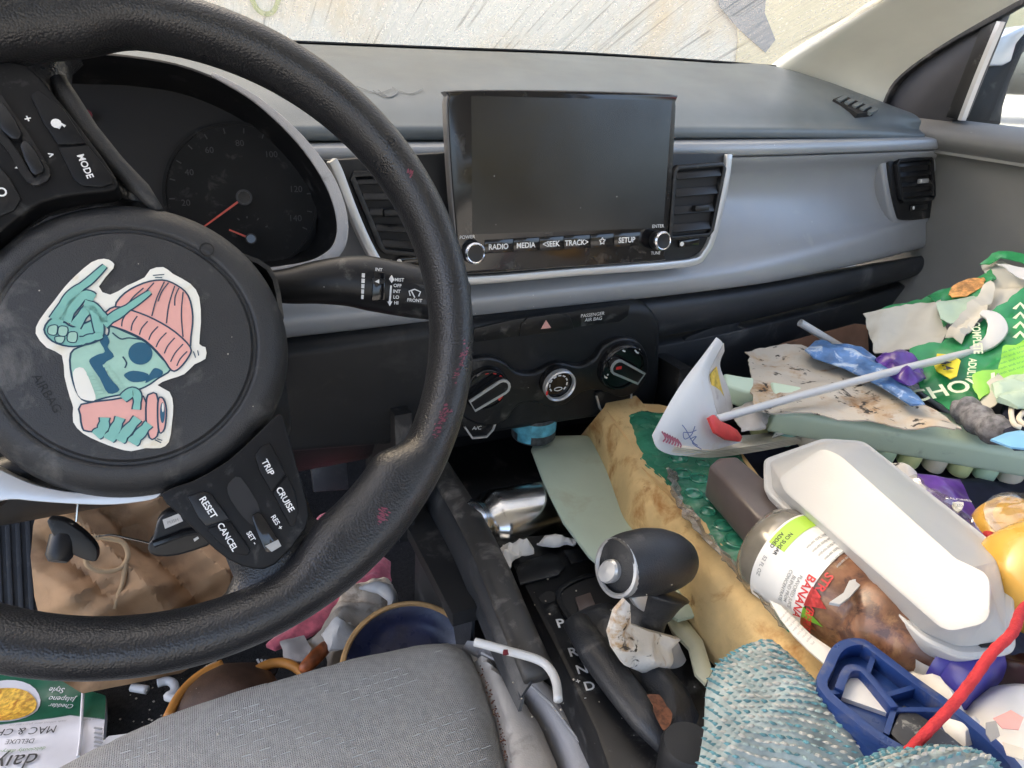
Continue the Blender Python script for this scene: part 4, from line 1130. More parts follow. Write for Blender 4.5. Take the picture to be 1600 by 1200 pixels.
MB().prism(S, pp(S, [(608, 436), (612, 430), (616, 437), (612, 442)]), -.002, .0012).build('mist_arrow', 'white_print', stalk)
for s, x, y in (('MIST', 624, 437), ('OFF', 621, 446), ('INT', 620, 455), ('LO', 619, 464), ('HI', 619, 473)):
    text(s, S.up(.0012), (x, y), (1, .04), 5.2, 'white_print', stalk, bold=True)
text('INT', S.up(.0008), (592, 421), (1, .1), 5, 'white_print', stalk)
text('FRONT', S.up(-.0008), (648, 469), (1, .06), 5.2, 'white_print', stalk, bold=True)
S5 = S.up(-.001)
MB().band(S5, pp(S5, [(641, 462), (639, 455), (648, 452), (657, 456), (654, 463)], 0), .0008, -.001, .0008).build('wiper_symbol', 'white_print', stalk)
MB().band(S5, pp(S5, [(643, 455), (648, 465)], 0), .0008, -.001, .0008).build('wiper_symbol', 'white_print', stalk)
MB().prism(S5, pp(S5, [(636, 440), (664, 446), (668, 476), (634, 472)]), -.004, -.0011).build('end_cap', 'leather_fine', stalk)

# ------------------------------------------------------------------ instrument cluster
clu = thing('instrument_cluster', 'dark instrument cluster with speedometer behind the steering wheel', 'gauge cluster', (-.05, .64, -.16))
CF2 = pl3(aY(100, 90, .63), aY(500, 300, .605), aY(300, 440, .60))
C1 = Fr(aY(300, 260, .605), (1, 0, 0), (-.04, -1, .22))
hood = [(-300, 130), (-150, 92), (0, 84), (95, 86), (200, 92), (300, 112), (400, 160), (470, 222), (515, 285), (534, 345), (526, 390), (490, 414), (430, 424), (330, 430), (200, 440), (0, 450), (-200, 440), (-310, 380)]
ho = pp(C1, hood, 4)
cxy = (sum(p[0] for p in ho) / len(ho), sum(p[1] for p in ho) / len(ho))
rings = []
for sc, n_ in ((1.06, -.05), (1.035, -.004), (1.02, .004), (1.0, .005), (.985, .0), (.95, -.03), (.90, -.058)):
    rings.append([C1(cxy[0] + (p[0] - cxy[0]) * sc, cxy[1] + (p[1] - cxy[1]) * sc, n_) for p in ho])
k = len(ho); vs = [p for s in rings for p in s]
fs = [(i * k + j, i * k + (j + 1) % k, (i + 1) * k + (j + 1) % k, (i + 1) * k + j) for i in range(len(rings) - 1) for j in range(k)]
put('hood', vs, fs, 'control_black', clu, ang=60)
q = pp(C1, [(330, 118), (400, 158), (468, 220), (514, 285), (533, 345), (526, 388), (492, 413), (440, 424), (400, 428)], 5, closed=False)
MB().band(C1, q, [.003 + .006 * min(1, i / 15) for i in range(len(q))], .003, .0085).build('bezel', 'seat_side', clu, bevel=.0012)
CB = C1.up(-.052)
GP = [C1(cxy[0] + (p[0] - cxy[0]) * .93, cxy[1] + (p[1] - cxy[1]) * .93, -.056) for p in ho]
put('dial_plate', GP, [tuple(range(k))], 'void_black', clu)
gf = Fr(CB.P(380, 310), CB.u, CB.n)
MB().lathe(gf, [(.062, -.002), (.062, .001), (.0595, .001), (.0595, 0), (0, 0)], 64).build('speedometer', 'control_black', clu)
for s, a in (('20', 182), ('40', 150), ('60', 118), ('80', 86), ('100', 52), ('120', 8), ('140', -24)):
    pos = gf(.045 * math.cos(R(a)), .045 * math.sin(R(a)), 0)
    text(s, gf, px(pos), (1, 0), 10, 'dim_print', clu, off=.0008)
for a in range(-30, 215, 16):
    c_, s_ = math.cos(R(a)), math.sin(R(a))
    MB().band(gf, [(.053 * c_, .053 * s_), (.057 * c_, .057 * s_)], .0009, .0004, .001).build('tick', 'dim_print', clu)
def needle(base, tip, r):
    b = gf.hit(*base); t = gf.hit(*tip)
    MB().band(gf, [b, t], [.0018, .0012], .003, .0042).build('needle', 'needle', clu)
    f_ = Fr(gf(b[0], b[1], .002), gf.u, gf.n)
    MB().lathe(f_, [(r, 0), (r, .0045), (r * .8, .0048), (r * .78, .004), (0, .004)], 24).build('needle_cap', 'gloss_black', clu)
    MB().lathe(f_, [(r, .0035), (r * 1.02, .0048), (r * .78, .005), (r * .77, .0042)], 24).build('needle_ring', 'dim_print', clu)
needle((381, 309), (318, 355), .0064)
needle((392, 373), (358, 359), .0045)
for p, q2 in (((374, 344), (371, 341)), ((386, 341), (386, 338)), ((402, 344), (404, 341)), ((415, 355), (418, 353))):
    MB().band(gf, [gf.hit(*p), gf.hit(*q2)], .001, .0004, .001).build('tick', 'dim_print', clu)
pr = CB.P(136, 180)
MB().lathe(Fr(pr + CB.n * .002, CB.u, CB.n), [(.004, 0), (.004, .0006), (0, .0006)], 12).build('warning_lamp', 'dark_red', clu)

# ------------------------------------------------------------------ driver's seat
seat = thing('driver_seat', 'worn grey fabric driver seat cushion in the foreground', 'car seat', (0, .2, -.7))
SZ = hz(-.515)
fab = [(60, 1222), (250, 1128), (400, 1077), (550, 1036), (660, 1013), (712, 1010), (735, 1028), (752, 1062), (775, 1130), (790, 1200), (806, 1330), (-400, 1330), (-300, 1300)]
hf = lumps(3, .05, .0012, 2)
sheet('cushion', SZ, fab, 'seat_fabric', seat, step=.009, dome=.022, domew=.009, base=-.004, thick=.14, h=hf)
b2 = [SZ.hit(*p) for p in fab]
thv = []; thf = []
g_ = np.random.default_rng(11)
zz = []
cand = []
for r_ in range(34):
    y = .478 - r_ * .0092 + .002 * math.sin(r_ * 7.1)
    x = -.25 + g_.uniform(0, .03); jy = g_.normal() * .0012
    while x < .22:
        L_ = g_.uniform(.0025, .009)
        if noise.noise((x * 26, y * 34, 2)) > .12 and inside(x, y, b2) and inside(x + L_, y, b2): cand.append((x, y, L_))
        x += L_ + g_.uniform(.0015, .006)
ed = edge_dist([(c[0], c[1]) for c in cand], b2)
for (x, y, L_), e_ in zip(cand, ed):
    if e_ < .014: continue
    z = -.004 + .022 * (1 - math.exp(-e_ / .009)) + hf(x, y) * min(1, .35 + e_ / .009) + .0004
    k_ = len(thv); w_ = .0003
    thv += [SZ(x, y - w_, z), SZ(x + L_, y - w_, z), SZ(x + L_, y, z + .0005), SZ(x, y, z + .0005), SZ(x, y + w_, z), SZ(x + L_, y + w_, z)]
    thf += [(k_, k_ + 1, k_ + 2, k_ + 3), (k_ + 3, k_ + 2, k_ + 5, k_ + 4)]
tag(put('woven_thread', thv, thf, 'seat_thread', seat), kind='stuff')
sheet('vinyl_panel', SZ, [(735, 1022), (762, 1036), (810, 1088), (850, 1148), (872, 1200), (905, 1330), (806, 1330), (790, 1200), (775, 1130), (752, 1062)], 'seat_vinyl', seat, step=.006, dome=.019, domew=.004, base=-.003, thick=.1)
sheet('bolster', SZ, [(700, 1006), (740, 1008), (800, 1030), (868, 1086), (915, 1146), (952, 1200), (1010, 1330), (905, 1330), (872, 1200), (850, 1148), (810, 1088), (762, 1036), (735, 1022), (714, 1012)], 'seat_side', seat, step=.006, dome=.022, domew=.006, base=-.006, thick=.16)
crumbs = MB()
pth = smooth([SZ.hit(*p) + (0,) for p in [(752, 1062), (764, 1098), (775, 1130), (784, 1166), (790, 1200)]], 10, False)
for p in pth:
    for j in range(2):
        c = SZ(p.x + g_.normal() * .0010, p.y + g_.normal() * .003, .009 + g_.uniform(0, .004)); s = g_.uniform(.0005, .0011)
        crumbs.lathe(Fr(c, (1, .3, .2), (.2, .1, 1)), [(0, -s), (s, 0), (0, s)], 5)
tag(crumbs.build('seam_crumbs', 'rust_crumb', seat), kind='stuff')
SZ2 = SZ.up(.0165)
MB().tube([SZ2.P(*p) for p in [(752, 1020), (800, 1044), (862, 1100), (905, 1158), (940, 1215)]], .0011, 6).build('seam', 'seat_side', seat)

# ------------------------------------------------------------------ centre console
con = thing('centre_console', 'black centre console with gear positions P R N D', 'centre console', (.34, .35, -.77))
KZ = hz(-.455)
deck = [(742, 800), (800, 838), (900, 830), (985, 850), (1180, 1000), (1300, 1300), (985, 1300), (930, 1140), (872, 1020), (812, 900)]
MB().prism(KZ, pp(KZ, deck), -.30, 0).build('deck', 'satin_black', con, bevel=.004, seg=2)
TZ = hz(-.47)
MB().box(Fr((.355, .64, -.478), (1, 0, 0), (0, 0, 1)), .36, .30, .016).build('tray', 'matte_black', con)
SZ4 = hz(-.42)
stp = smooth([SZ4.hit(*p) + (0,) for p in [(672, 700), (703, 750), (735, 802), (768, 868), (808, 950), (846, 1018)]], 4, False)
nr = len(stp)
MB().tube([SZ4(p.x, p.y, -.008 - .022 * max(0, (i / nr - .6) / .4)) for i, p in enumerate(stp)], .0145, 12, flat=.6, nrm=(0, 0, 1)).build('side_rail', 'side_rail_mat', con, ang=180)
r0 = [SZ4(p.x - .008, p.y, -.010 - .022 * max(0, (i / nr - .6) / .4)) for i, p in enumerate(stp)]
gput('side_panel', [r0, [p + Vector((-.010, 0, -.015)) for p in r0], [Vector((p.x - (.012 if p.y > .5 else .008), p.y, -.50 if p.y > .50 else -.465)) for p in r0], [Vector((p.x - (.02 if p.y > .50 else .010), p.y, -.72 if p.y > .50 else -.478)) for p in r0]], 'glovebox', con, 1, 4, solid=.003)
# flap, slot and gate
MB().prism(KZ, pp(KZ, [(806, 896), (812, 882), (862, 866), (872, 872), (884, 888), (872, 902), (812, 916)]), 0, .003).build('flap', 'satin_black', con, bevel=.0015)
MB().prism(KZ, pp(KZ, [(880, 862), (930, 854), (944, 868), (892, 884)]), 0, .003).build('flap', 'satin_black', con, bevel=.0015)
MB().prism(KZ, pp(KZ, [(842, 934), (856, 924), (868, 930), (866, 940), (850, 944)], 2), 0, .0008).build('release_slot', 'void_black', con)
MB().prism(KZ, pp(KZ, [(872, 940), (884, 918), (930, 900), (964, 910), (978, 950), (955, 975), (900, 985)], 2), 0, .0012).build('gate_opening', 'void_black', con)
MB().band(KZ, pp(KZ, [(898, 982), (872, 940), (884, 918), (930, 900), (966, 908)], 3, closed=False), .005, 0, .004).build('gate_rim', 'satin_black', con, bevel=.001)
MB().prism(KZ, pp(KZ, [(898, 938), (922, 930), (930, 950), (905, 962)]), .001, .004).build('gate_slider', 'brown_plastic', con, bevel=.001)
for s, x, y in (('P', 876, 974), ('R', 896, 1019), ('N', 909, 1046), ('D', 921, 1072)):
    text(s, KZ, (x, y), (1, -.12), 14, 'white_print', con, bold=True)
text('+', KZ, (903, 1065), (1, -.1), 8, 'white_print', con); text('-', KZ, (914, 1090), (1, -.1), 8, 'white_print', con)
boot = sheet('shift_cover', KZ, [(884, 982), (892, 960), (920, 948), (955, 942), (985, 975), (1030, 1030), (1075, 1080), (1092, 1120), (1078, 1160), (1045, 1172), (1015, 1140), (975, 1090), (930, 1040), (900, 1005)], 'leather_fine', con, step=.006, dome=.030, domew=.018, base=.001, thick=.002, h=lumps(8, .03, .004))
MB().tube([KZ.P(*p, .02) for p in [(900, 972), (930, 1020), (968, 1070), (1008, 1122), (1042, 1164)]], [.012, .014, .014, .013, .009], 12, flat=.8, nrm=(0, 0, 1)).build('cover_ridge', 'leather_fine', con, ang=180)
MB().prism(KZ, pp(KZ, [(950, 1062), (962, 1070), (985, 1100), (1000, 1125), (990, 1132), (972, 1108)], 2), 0, .003).build('slot_brush', 'pale_plastic', con)
MB().lathe(Fr(aZ(1072, 1186, -.43), (1, 0, 0), (0, 0, 1)), [(.019, -.02), (.019, .012), (.017, .016), (0, .017)], 28).build('parking_brake_tip', 'dash_dark', con)
sm_ = sheet('rust_smear', KZ.up(.036), [(1012, 1082), (1030, 1088), (1046, 1106), (1052, 1130), (1042, 1142), (1030, 1128), (1020, 1104)], 'rust_crumb', con, step=.004, thick=.0006, jag=.004, h=lumps(5, .01, .002))

# gear lever
gear = thing('gear_lever', 'gear lever with smooth black grip and silver release button', 'gear lever', aZ(1005, 1040, -.455))
gc = Vector((.320, .398, -.386))
e0 = aY(963, 887, .362); e1 = aY(1076, 879, .371)
axg = (e1 - e0)
P = [e0 + axg * t + Vector((0, 0, .004 * math.sin(t * math.pi))) for t in (0, .02, .08, .2, .38, .55, .72, .86, .95, 1.0)]
rs = [.0212, .0226, .0240, .0256, .0266, .0260, .0236, .0192, .0130, .003]
Ps = smooth(P, 3, False); rs2 = [np.interp(i / (len(Ps) - 1) * 9, range(10), rs) for i in range(len(Ps))]
MB().tube(Ps, rs2, 28, flat=1.0, nrm=(.1, -.5, .86)).build('grip', 'leather_fine', gear, ang=180)
bx = axg.normalized(); bu = Vector((.1, -.5, .86)); gfz = Fr(e0 - bx * .001, bu, -bx)
MB().lathe(gfz, [(.0218, -.0080), (.0230, -.005), (.0228, .0004), (.0206, .0012), (.0190, -.001)], 32).build('silver_collar', 'silver_trim', gear)
MB().lathe(Fr(gfz(-.0060, 0, 0), gfz.u, gfz.n), [(.0145, -.002), (.0145, .0028), (.0125, .0046), (0, .0052)], 28, sx=.80, sy=.58).build('release_button', 'silver_trim', gear)
n0 = aY(1022, 920, .368); n1 = aY(1005, 975, .360); n2 = aY(998, 1040, .35)
MB().tube(smooth([n0, n0.lerp(n1, .5), n1, n2], 4, False), [np.interp(i / 12, [0, .2, .5, 1], [.030, .024, .0185, .016]) for i in range(13)], 20).build('neck', 'leather_fine', gear, ang=180)
NF = pl3(aY(990, 930, .345), aY(1020, 930, .345), aY(1004, 975, .340))
MB().prism(NF, pp(NF, [(985, 934), (1012, 928), (1006, 956), (996, 950)]), -.006, .001).build('neck_insert', 'silver_trim', gear, bevel=.001)

# ------------------------------------------------------------------ passenger seat and the dark bundle that carries the litter
ps = thing('passenger_seat', 'grey passenger seat buried under litter', 'car seat', (.73, .2, -.75))
sheet('cushion', hz(-.50), [(.47, -.15), (1.0, -.15), (1.0, .46), (.95, .49), (.52, .49), (.47, .46)], 'seat_fabric', ps, px_=False, step=.03, dome=.02, domew=.03, thick=.18)
sheet('backrest', Fr((.735, -.12, -.42), (1, 0, 0), (0, .97, .22)), [(-.26, -.05), (.26, -.05), (.24, .55), (.12, .62), (-.12, .62), (-.24, .55)], 'seat_fabric', ps, px_=False, step=.04, dome=.03, domew=.04, thick=.08)  # out of view, added to block light from behind onto the heap
bun = sheet('cloth_bundle', hz(-.478), [(.44, .10), (.6, .08), (1.0, .1), (1.02, .35), (1.0, .66), (.8, .68), (.55, .67), (.50, .60), (.44, .45), (.40, .3)], 'navy_cloth', None, px_=False, step=.014, dome=.075, domew=.06, thick=.10, h=lumps(4, .09, .025))
tag(bun, 'black cloth bundle under the litter on the passenger side', 'cloth')

def item(name, label, cat, loc, group=None): return thing(name, label, cat, loc, group)

# ---- mint plastic sheet beside the foam pad
o = sheet('mint_plate', hz(-.425), [(830, 702), (836, 689), (862, 681), (910, 680), (1000, 690), (1100, 800), (1130, 950), (1060, 968), (985, 925), (920, 868), (880, 815), (850, 755)], 'mint_plastic', None, step=.008, dome=.004, domew=.006, thick=.003)
tag(o, 'pale mint plastic plate wedged between heater controls and foam pad', 'plate')
o = sheet('plastic_paddle', hz(-.435), [(1036, 952), (1068, 962), (1098, 1000), (1113, 1048), (1102, 1068), (1086, 1052), (1076, 1012), (1050, 985)], 'pale_plastic', None, step=.005, dome=.003, domew=.004, thick=.003)
tag(o, 'pale yellow plastic strip under the foam pad by the gear lever', 'plastic strip')

# ---- foam pad
FZ = hz(-.405)
foam = item('foam_pad', 'torn yellow foam pad with a green gel top', 'foam pad', FZ.P(1100, 850, -.045))
topl = [(944, 636), (966, 662), (986, 694), (1002, 728), (1030, 752), (1058, 788), (1086, 822), (1112, 848), (1142, 880), (1172, 908), (1204, 948), (1236, 988), (1292, 1062)]
botl = [(906, 682), (920, 712), (936, 748), (950, 790), (958, 826), (976, 850), (994, 876), (1016, 906), (1042, 944), (1070, 984), (1100, 1022), (1132, 1056), (1190, 1110)]
def foamrow(t, z, push=0.0):
    P = []
    for a, b in zip(botl, topl):
        P.append(aZ(a[0] + (b[0] - a[0]) * t, a[1] + (b[1] - a[1]) * t, z))
    return smooth(P, 7, False)
rws = [[p + Vector((.04, .02, -.02)) for p in foamrow(0, -.452)]]
for i in range(15):
    t = i / 14; bulge = .006 * math.sin(math.pi * min(1, t * 1.1))
    rws.append(foamrow(t, -.448 + .076 * (1 - (1 - t) ** 1.5) + bulge * .5))
rws.append([p + Vector((.004, .003, .0035)) for p in rws[-1]])
rws.append([p + Vector((.05, .03, .001)) for p in rws[-1]])
nr_, nc_ = len(rws), len(rws[0])
vs = []
for i, row in enumerate(rws):
    for j, p in enumerate(row):
        if 1 < i < nr_ - 1:
            tear = min(1, max(0, (j / nc_ - .40) / .12))
            h_ = (.0022 * noise.fractal(p * 60, 1, 2, 3) + .005 * noise.noise(p * 24)) * (.04 + .96 * tear)
            h_ -= .006 * tear * max(0, noise.noise(p * 45 + Vector((3, 1, 7))) - .25)
            p = p + Vector((-.55, -.35, .75)) * h_
        vs.append(p)
fs = [(i * nc_ + j, i * nc_ + j + 1, (i + 1) * nc_ + j + 1, (i + 1) * nc_ + j) for i in range(nr_ - 1) for j in range(nc_ - 1)]
put('foam_block', vs, fs, 'foam', foam, ang=60)
FZ = hz(-.372)
sheet('foam_top', FZ, [(944, 637), (975, 629), (1030, 632), (1120, 654), (1220, 790), (1300, 940), (1330, 1060), (1292, 1064), (1236, 990), (1172, 910), (1112, 850), (1058, 790), (1002, 730), (986, 696)], 'foam_skin', foam, step=.008, thick=.05)
FG = FZ.up(.003)
gpoly = [(980, 650), (1000, 642), (1060, 646), (1124, 660), (1215, 800), (1262, 880), (1305, 965), (1292, 1022), (1236, 985), (1176, 905), (1116, 846), (1064, 784), (1036, 748), (1008, 726), (992, 690)]
gel = sheet('gel_pad', FG, gpoly, 'green_gel', foam, step=.006, dome=.004, domew=.005, thick=.010, jag=.003, h=lumps(6, .03, .0016))
g_ = np.random.default_rng(5)
for c in [(1066, 740), (1092, 748), (1084, 772), (1112, 778), (1106, 800), (1136, 796), (1130, 822), (1156, 820), (1098, 724), (1150, 846), (1176, 850), (1122, 756), (1170, 872), (1192, 884), (1060, 716), (1084, 704), (1140, 775)]:
    p = FG.up(.004).P(*c); r_ = g_.uniform(.0075, .011)
    MB().lathe(Fr(p, (1, 0, 0), (0, 0, 1)), [(r_, -.003), (r_ * .96, .0012), (r_ * .86, .002), (r_ * .7, .0012), (r_ * .3, .0022), (0, .0026)], 20).build('gel_bubble', 'green_bubble', gel)
sheet('torn_film', FG.up(.006), [(1040, 730), (1056, 742), (1068, 782), (1092, 812), (1120, 850), (1160, 892), (1200, 935), (1240, 985), (1228, 985), (1180, 930), (1130, 875), (1084, 822), (1056, 788)], 'clear_plastic', foam, step=.004, thick=.0006, jag=.006, h=folds(4, 5, .012, .003))

# ---- brown tub and juice bottle
o = MB().prism(hz(-.325), pp(hz(-.325), [(1108, 726), (1122, 714), (1152, 712), (1250, 792), (1238, 806), (1200, 816), (1182, 806)]), -.035, 0).build('plastic_tub', 'brown_plastic', None, bevel=.004, seg=3)
tag(o, 'dark brown plastic tub on the green gel pad', 'tub')

b0 = aZ(1190, 848, -.347); b1 = aZ(1536, 1078, -.347)
bax = (b1 - b0).normalized(); tow = -(b0 + b1).normalized(); tow = (tow - bax * tow.dot(bax)).normalized()
BF = Fr(b0, tow, bax)            # u points to the eye, n along the bottle towards its cap
BL = (b1 - b0).length; BR = .0385
bot = item('juice_bottle', 'plastic juice bottle with brown residue and violet cap', 'bottle', b0)
k = BL / .26
body = [(0, .002), (.026, .0), (.034, .004), (BR, .014), (BR, .060 * k)]
MB().lathe(BF, body, 40).build('base_end', 'bottle_smoke', bot, ang=60)
MB().lathe(BF, [(BR, .060 * k), (BR, .135 * k), (BR * .955, .140 * k), (BR * .955, .146 * k), (BR, .151 * k), (BR, .178 * k), (BR * .95, .184 * k), (BR * .97, .192 * k), (BR * .86, .206 * k), (.0235, .218 * k), (.0225, .228 * k)], 40).build('filled_body', 'juice', bot, ang=60)
cap = MB().lathe(BF, [(.0225, .224 * k), (.0265, .2245 * k), (.027, .234 * k), (.0262, .2355 * k), (.0268, .237 * k), (.0262, .258 * k), (.023, .262 * k), (0, .263 * k)], 48).build('cap', 'cap_violet', bot, ang=45)
L0, L1 = .034 * k, .104 * k
def bpt(s, a, off=.0006): return BF((BR + off) * math.cos(a), (BR + off) * math.sin(a), s)
def wrap(poly, mat, name, parent, off):
    """patch wrapped on the bottle; poly in (axis, angle)"""
    rows = []
    (s0, a0), (s1, a1) = poly
    n = 24
    vs = [bpt(s, a0 + (a1 - a0) * i / n, off) for s in (s0, s1) for i in range(n + 1)]
    fs = [(i, i + 1, n + 2 + i, n + 1 + i) for i in range(n)]
    return put(name, vs, fs, mat, parent)
lab = wrap(((L0, R(-70)), (L1, R(72))), 'label_white', 'label', bot, .0006)
# which way round is down the picture?
sgn = 1 if px(bpt(L0, .5))[1] > px(bpt(L0, -.5))[1] else -1
wrap(((L0 + .002, R(-66 * sgn)), (L0 + .016, R(-5 * sgn))), 'label_lime', 'label_band', lab, .0009)
def btext(s, ax0, ang0, h_, mat, flip=1):
    v, f = text_mesh(s, True)
    vs = [bpt(ax0 + b * h_, sgn * (ang0 + a * h_ / BR), .0011) for a, b in v]
    put('lettering', vs, f, mat, lab)
btext('STRAWBERRY', L0 + .052, R(28), .0062, 'red_print'); btext('BANANA', L0 + .043, R(26), .0062, 'red_print')
for i, s in enumerate(('FLAVORED JUICE', 'BLEND FROM', 'CONCENTRATE')): btext(s, L0 + .036 - i * .004, R(26), .0026, 'print_grey')
btext('NO SUGAR', L0 + .011, R(-12), .003, 'print_black'); btext('ADDED', L0 + .006, R(-12), .003, 'print_black')
btext('52 FL OZ', L0 + .006, R(22), .003, 'print_grey')
for i in range(6): btext('nutrition facts serving', L0 + .052 - i * .005, R(-42), .0022, 'print_grey')
for ax_, an, ra, mt in ((.062, 20, .008, 'crimson_plastic'), (.060, 50, .007, 'orange_peel'), (.064, 40, .005, 'bag_lime'), (.058, 66, .006, 'bag_green')):
    n = 14; c = (L0 + ax_, sgn * R(an))
    vs = [bpt(c[0], c[1], .0011)] + [bpt(min(L1 - .0005, c[0] + ra * .8 * math.cos(t)), c[1] + ra / BR * math.sin(t), .0011) for t in np.linspace(0, 2 * math.pi, n + 1)[:-1]]
    put('fruit_print', vs, [(0, 1 + i, 1 + (i + 1) % n) for i in range(n)], mt, lab)
o = sheet('peeled_label', hz(-.352), [(1203, 938), (1220, 946), (1268, 992), (1312, 1022), (1298, 1046), (1264, 1016), (1240, 992), (1220, 966)], 'label_white', None, step=.005, dome=.006, domew=.012, thick=.0012)
tag(o, 'peeled white label scrap beside the juice bottle', 'label')
PLF = hz(-.3455)
for i in range(8): text(['calcium iron', 'vitamin c', 'fruit juice', 'water pulp', 'citric acid', 'natural', 'sodium', 'fiber'][i], PLF, (1224 + i * 6.5, 962 + i * 6.2), (.55, -.6), 4.5, 'print_grey', o)

# ---- white takeout box
def even(poly, n):
    P = [Vector(p) for p in poly]; d = [0]
    for i in range(len(P)): d.append(d[-1] + (P[(i + 1) % len(P)] - P[i]).length)
    out = []
    for k_ in range(n):
        t = d[-1] * k_ / n; i = max(j for j in range(len(P)) if d[j] <= t)
        out.append(P[i].lerp(P[(i + 1) % len(P)], (t - d[i]) / max(1e-9, d[i + 1] - d[i])))
    return out
box = item('takeout_box', 'white foam clamshell takeout box on the heap', 'takeout box', aZ(1400, 860, -.32))
KB = hz(-.318); KT = hz(-.272)
cb = [(1202, 720), (1288, 688), (1350, 692), (1568, 866), (1576, 1004), (1500, 1014), (1440, 988), (1206, 766)]
ct = [(1216, 746, 0), (1284, 700, 0), (1312, 712, 0), (1502, 882, 0), (1548, 900, 0), (1546, 972, 0), (1478, 988, 0), (1226, 768, 0)]
def rounded3(P, k_=10):
    out = []; n = len(P)
    for i in range(n):
        a, b, c = P[i - 1], P[i], P[(i + 1) % n]
        p0 = b + (a - b).normalized() * min(.008, (a - b).length * .3); p1 = b + (c - b).normalized() * min(.008, (c - b).length * .3)
        for j in range(k_):
            t = j / (k_ - 1); out.append(((1 - t) ** 2) * p0 + 2 * t * (1 - t) * b + t * t * p1)
    return out
ob = rounded3([aZ(x, y, -.3165) for x, y in cb]); TP_ = pl3(aZ(1284, 699, -.270), aZ(1504, 882, -.268), aZ(1350, 890, -.300)); ot = rounded3([TP_.P(p[0], p[1]) for p in ct]); n = len(ob)
CB_ = sum(ob, Vector()) / n; CT_ = sum(ot, Vector()) / n
def ringat(t, z=None, grow=0):
    r_ = []
    for a, b in zip(ob, ot):
        p = a.lerp(b, t); d_ = (a - CB_); d_.z = 0; p = p + d_.normalized() * grow
        if z is not None: p.z = z
        r_.append(p)
    return r_
def topring(k_, dz):
    return [CT_ + (p - CT_) * k_ + Vector((0, 0, dz)) for p in ot]
rings = [ringat(0, -.334, -.004), ringat(0, -.326, .002), ringat(0, -.320, .006), ringat(0, -.318, .006), ringat(0, -.3165, .004), ringat(0, -.3165, -.001), ringat(.12), ringat(.5), ringat(.94), ringat(1), topring(.985, .0008), topring(.93, .0010), topring(.5, .0012), topring(.02, .0013)]
vs = [p for r_ in rings for p in r_]
fs = [(i * n + j, i * n + (j + 1) % n, (i + 1) * n + (j + 1) % n, (i + 1) * n + j) for i in range(len(rings) - 1) for j in range(n)]
fs.append(tuple((len(rings) - 1) * n + j for j in range(n)))
lid = put('lid', vs, fs, 'white_foam', box, ang=28)
low = [ringat(0, -.336, .004), ringat(0, -.342, .004), ringat(.5, -.372), ringat(.9, -.374)]
vs = [p for r_ in low for p in r_]
fs = [(i * n + j, i * n + (j + 1) % n, (i + 1) * n + (j + 1) % n, (i + 1) * n + j) for i in range(3) for j in range(n)] + [tuple(3 * n + j for j in range(n))]
put('tray', vs, fs, 'white_foam', box, ang=40)
KS = hz(-.3155)
MB().prism(KS, pp(KS, [(1526, 1004), (1532, 996), (1574, 1004), (1570, 1010), (1534, 1010)]), -.002, .0008).build('closing_slot', 'void_black', box)
sheet('torn_flap', hz(-.322), [(1199, 722), (1216, 714), (1228, 765), (1268, 822), (1250, 815), (1236, 800), (1214, 792), (1204, 770)], 'white_foam', box, step=.004, thick=.002, h=folds(9, 4, .02, .003))
o = sheet('foam_scrap', hz(-.315), [(1296, 941), (1318, 926), (1336, 888), (1354, 866), (1378, 894), (1346, 912), (1328, 932), (1312, 944)], 'white_foam', None, step=.005, dome=.008, domew=.012, thick=.002)
tag(o, 'white curled scrap sticking out from under the takeout box', 'scrap')

# ---- open paper booklet with curled cover
bk = item('booklet', 'curled white booklet with scribbles standing on the foam pad', 'booklet', aY(1060, 712, .47))
net = [[(1020, 680, .470), (1030, 702, .465), (1062, 712, .470), (1112, 704, .478), (1160, 690, .487)],
       [(1046, 630, .490), (1062, 640, .484), (1090, 650, .486), (1112, 654, .492), (1126, 657, .50)],
       [(1070, 592, .510), (1084, 596, .505), (1098, 602, .505), (1107, 606, .508), (1112, 612, .514)],
       [(1096, 558, .530), (1102, 561, .526), (1105, 568, .525), (1107, 575, .527), (1108, 582, .531)],
       [(1119, 527, .548), (1121, 528, .547), (1124, 530, .547), (1127, 533, .548), (1130, 537, .551)]]
gput('cover_page', [[aY(*p) for p in r_] for r_ in net], 'paper_white', bk, 5, 5, solid=.0012, ang=80)
net2 = [[(1130, 536, .552), (1131, 548, .562)], [(1108, 580, .533), (1124, 572, .560)], [(1110, 612, .516), (1138, 610, .552)], [(1122, 650, .502), (1148, 655, .545)]]
gput('inner_page', [[aY(*p) for p in r_] for r_ in net2], 'paper_grey', bk, 3, 5, solid=.0008)
YF = pl3(aY(1110, 582, .532), aY(1140, 640, .538), aY(1118, 650, .512)).up(.001)
sheet('yellow_picture', YF, [(1110, 585), (1120, 573), (1126, 600), (1140, 648), (1124, 652), (1114, 622)], 'yellow_print', bk, step=.006, thick=.0008)
lo = [(1046, 709), (1100, 715), (1150, 711), (1225, 698), (1276, 686), (1330, 662), (1372, 650)]
hi_ = [(1160, 688), (1185, 686), (1212, 681), (1240, 668), (1272, 655), (1320, 642), (1384, 639)]
for j in range(5):
    rows = []
    for t in (0, .33, .66, 1):
        rows.append([aY(a[0] + (b[0] - a[0]) * t + j * 1.5 * (1 - t), a[1] + (b[1] - a[1]) * t - j * 2.6 * (1 - .3 * t), .468 + .0085 * i + .045 * t) for i, (a, b) in enumerate(zip(lo, hi_))])
    gput('page', rows, 'paper_cream', bk, 4, 3, solid=.0007, ang=80)
CVF = pl3(aY(1274, 688, .508), aY(1385, 640, .545), aY(1330, 697, .500))
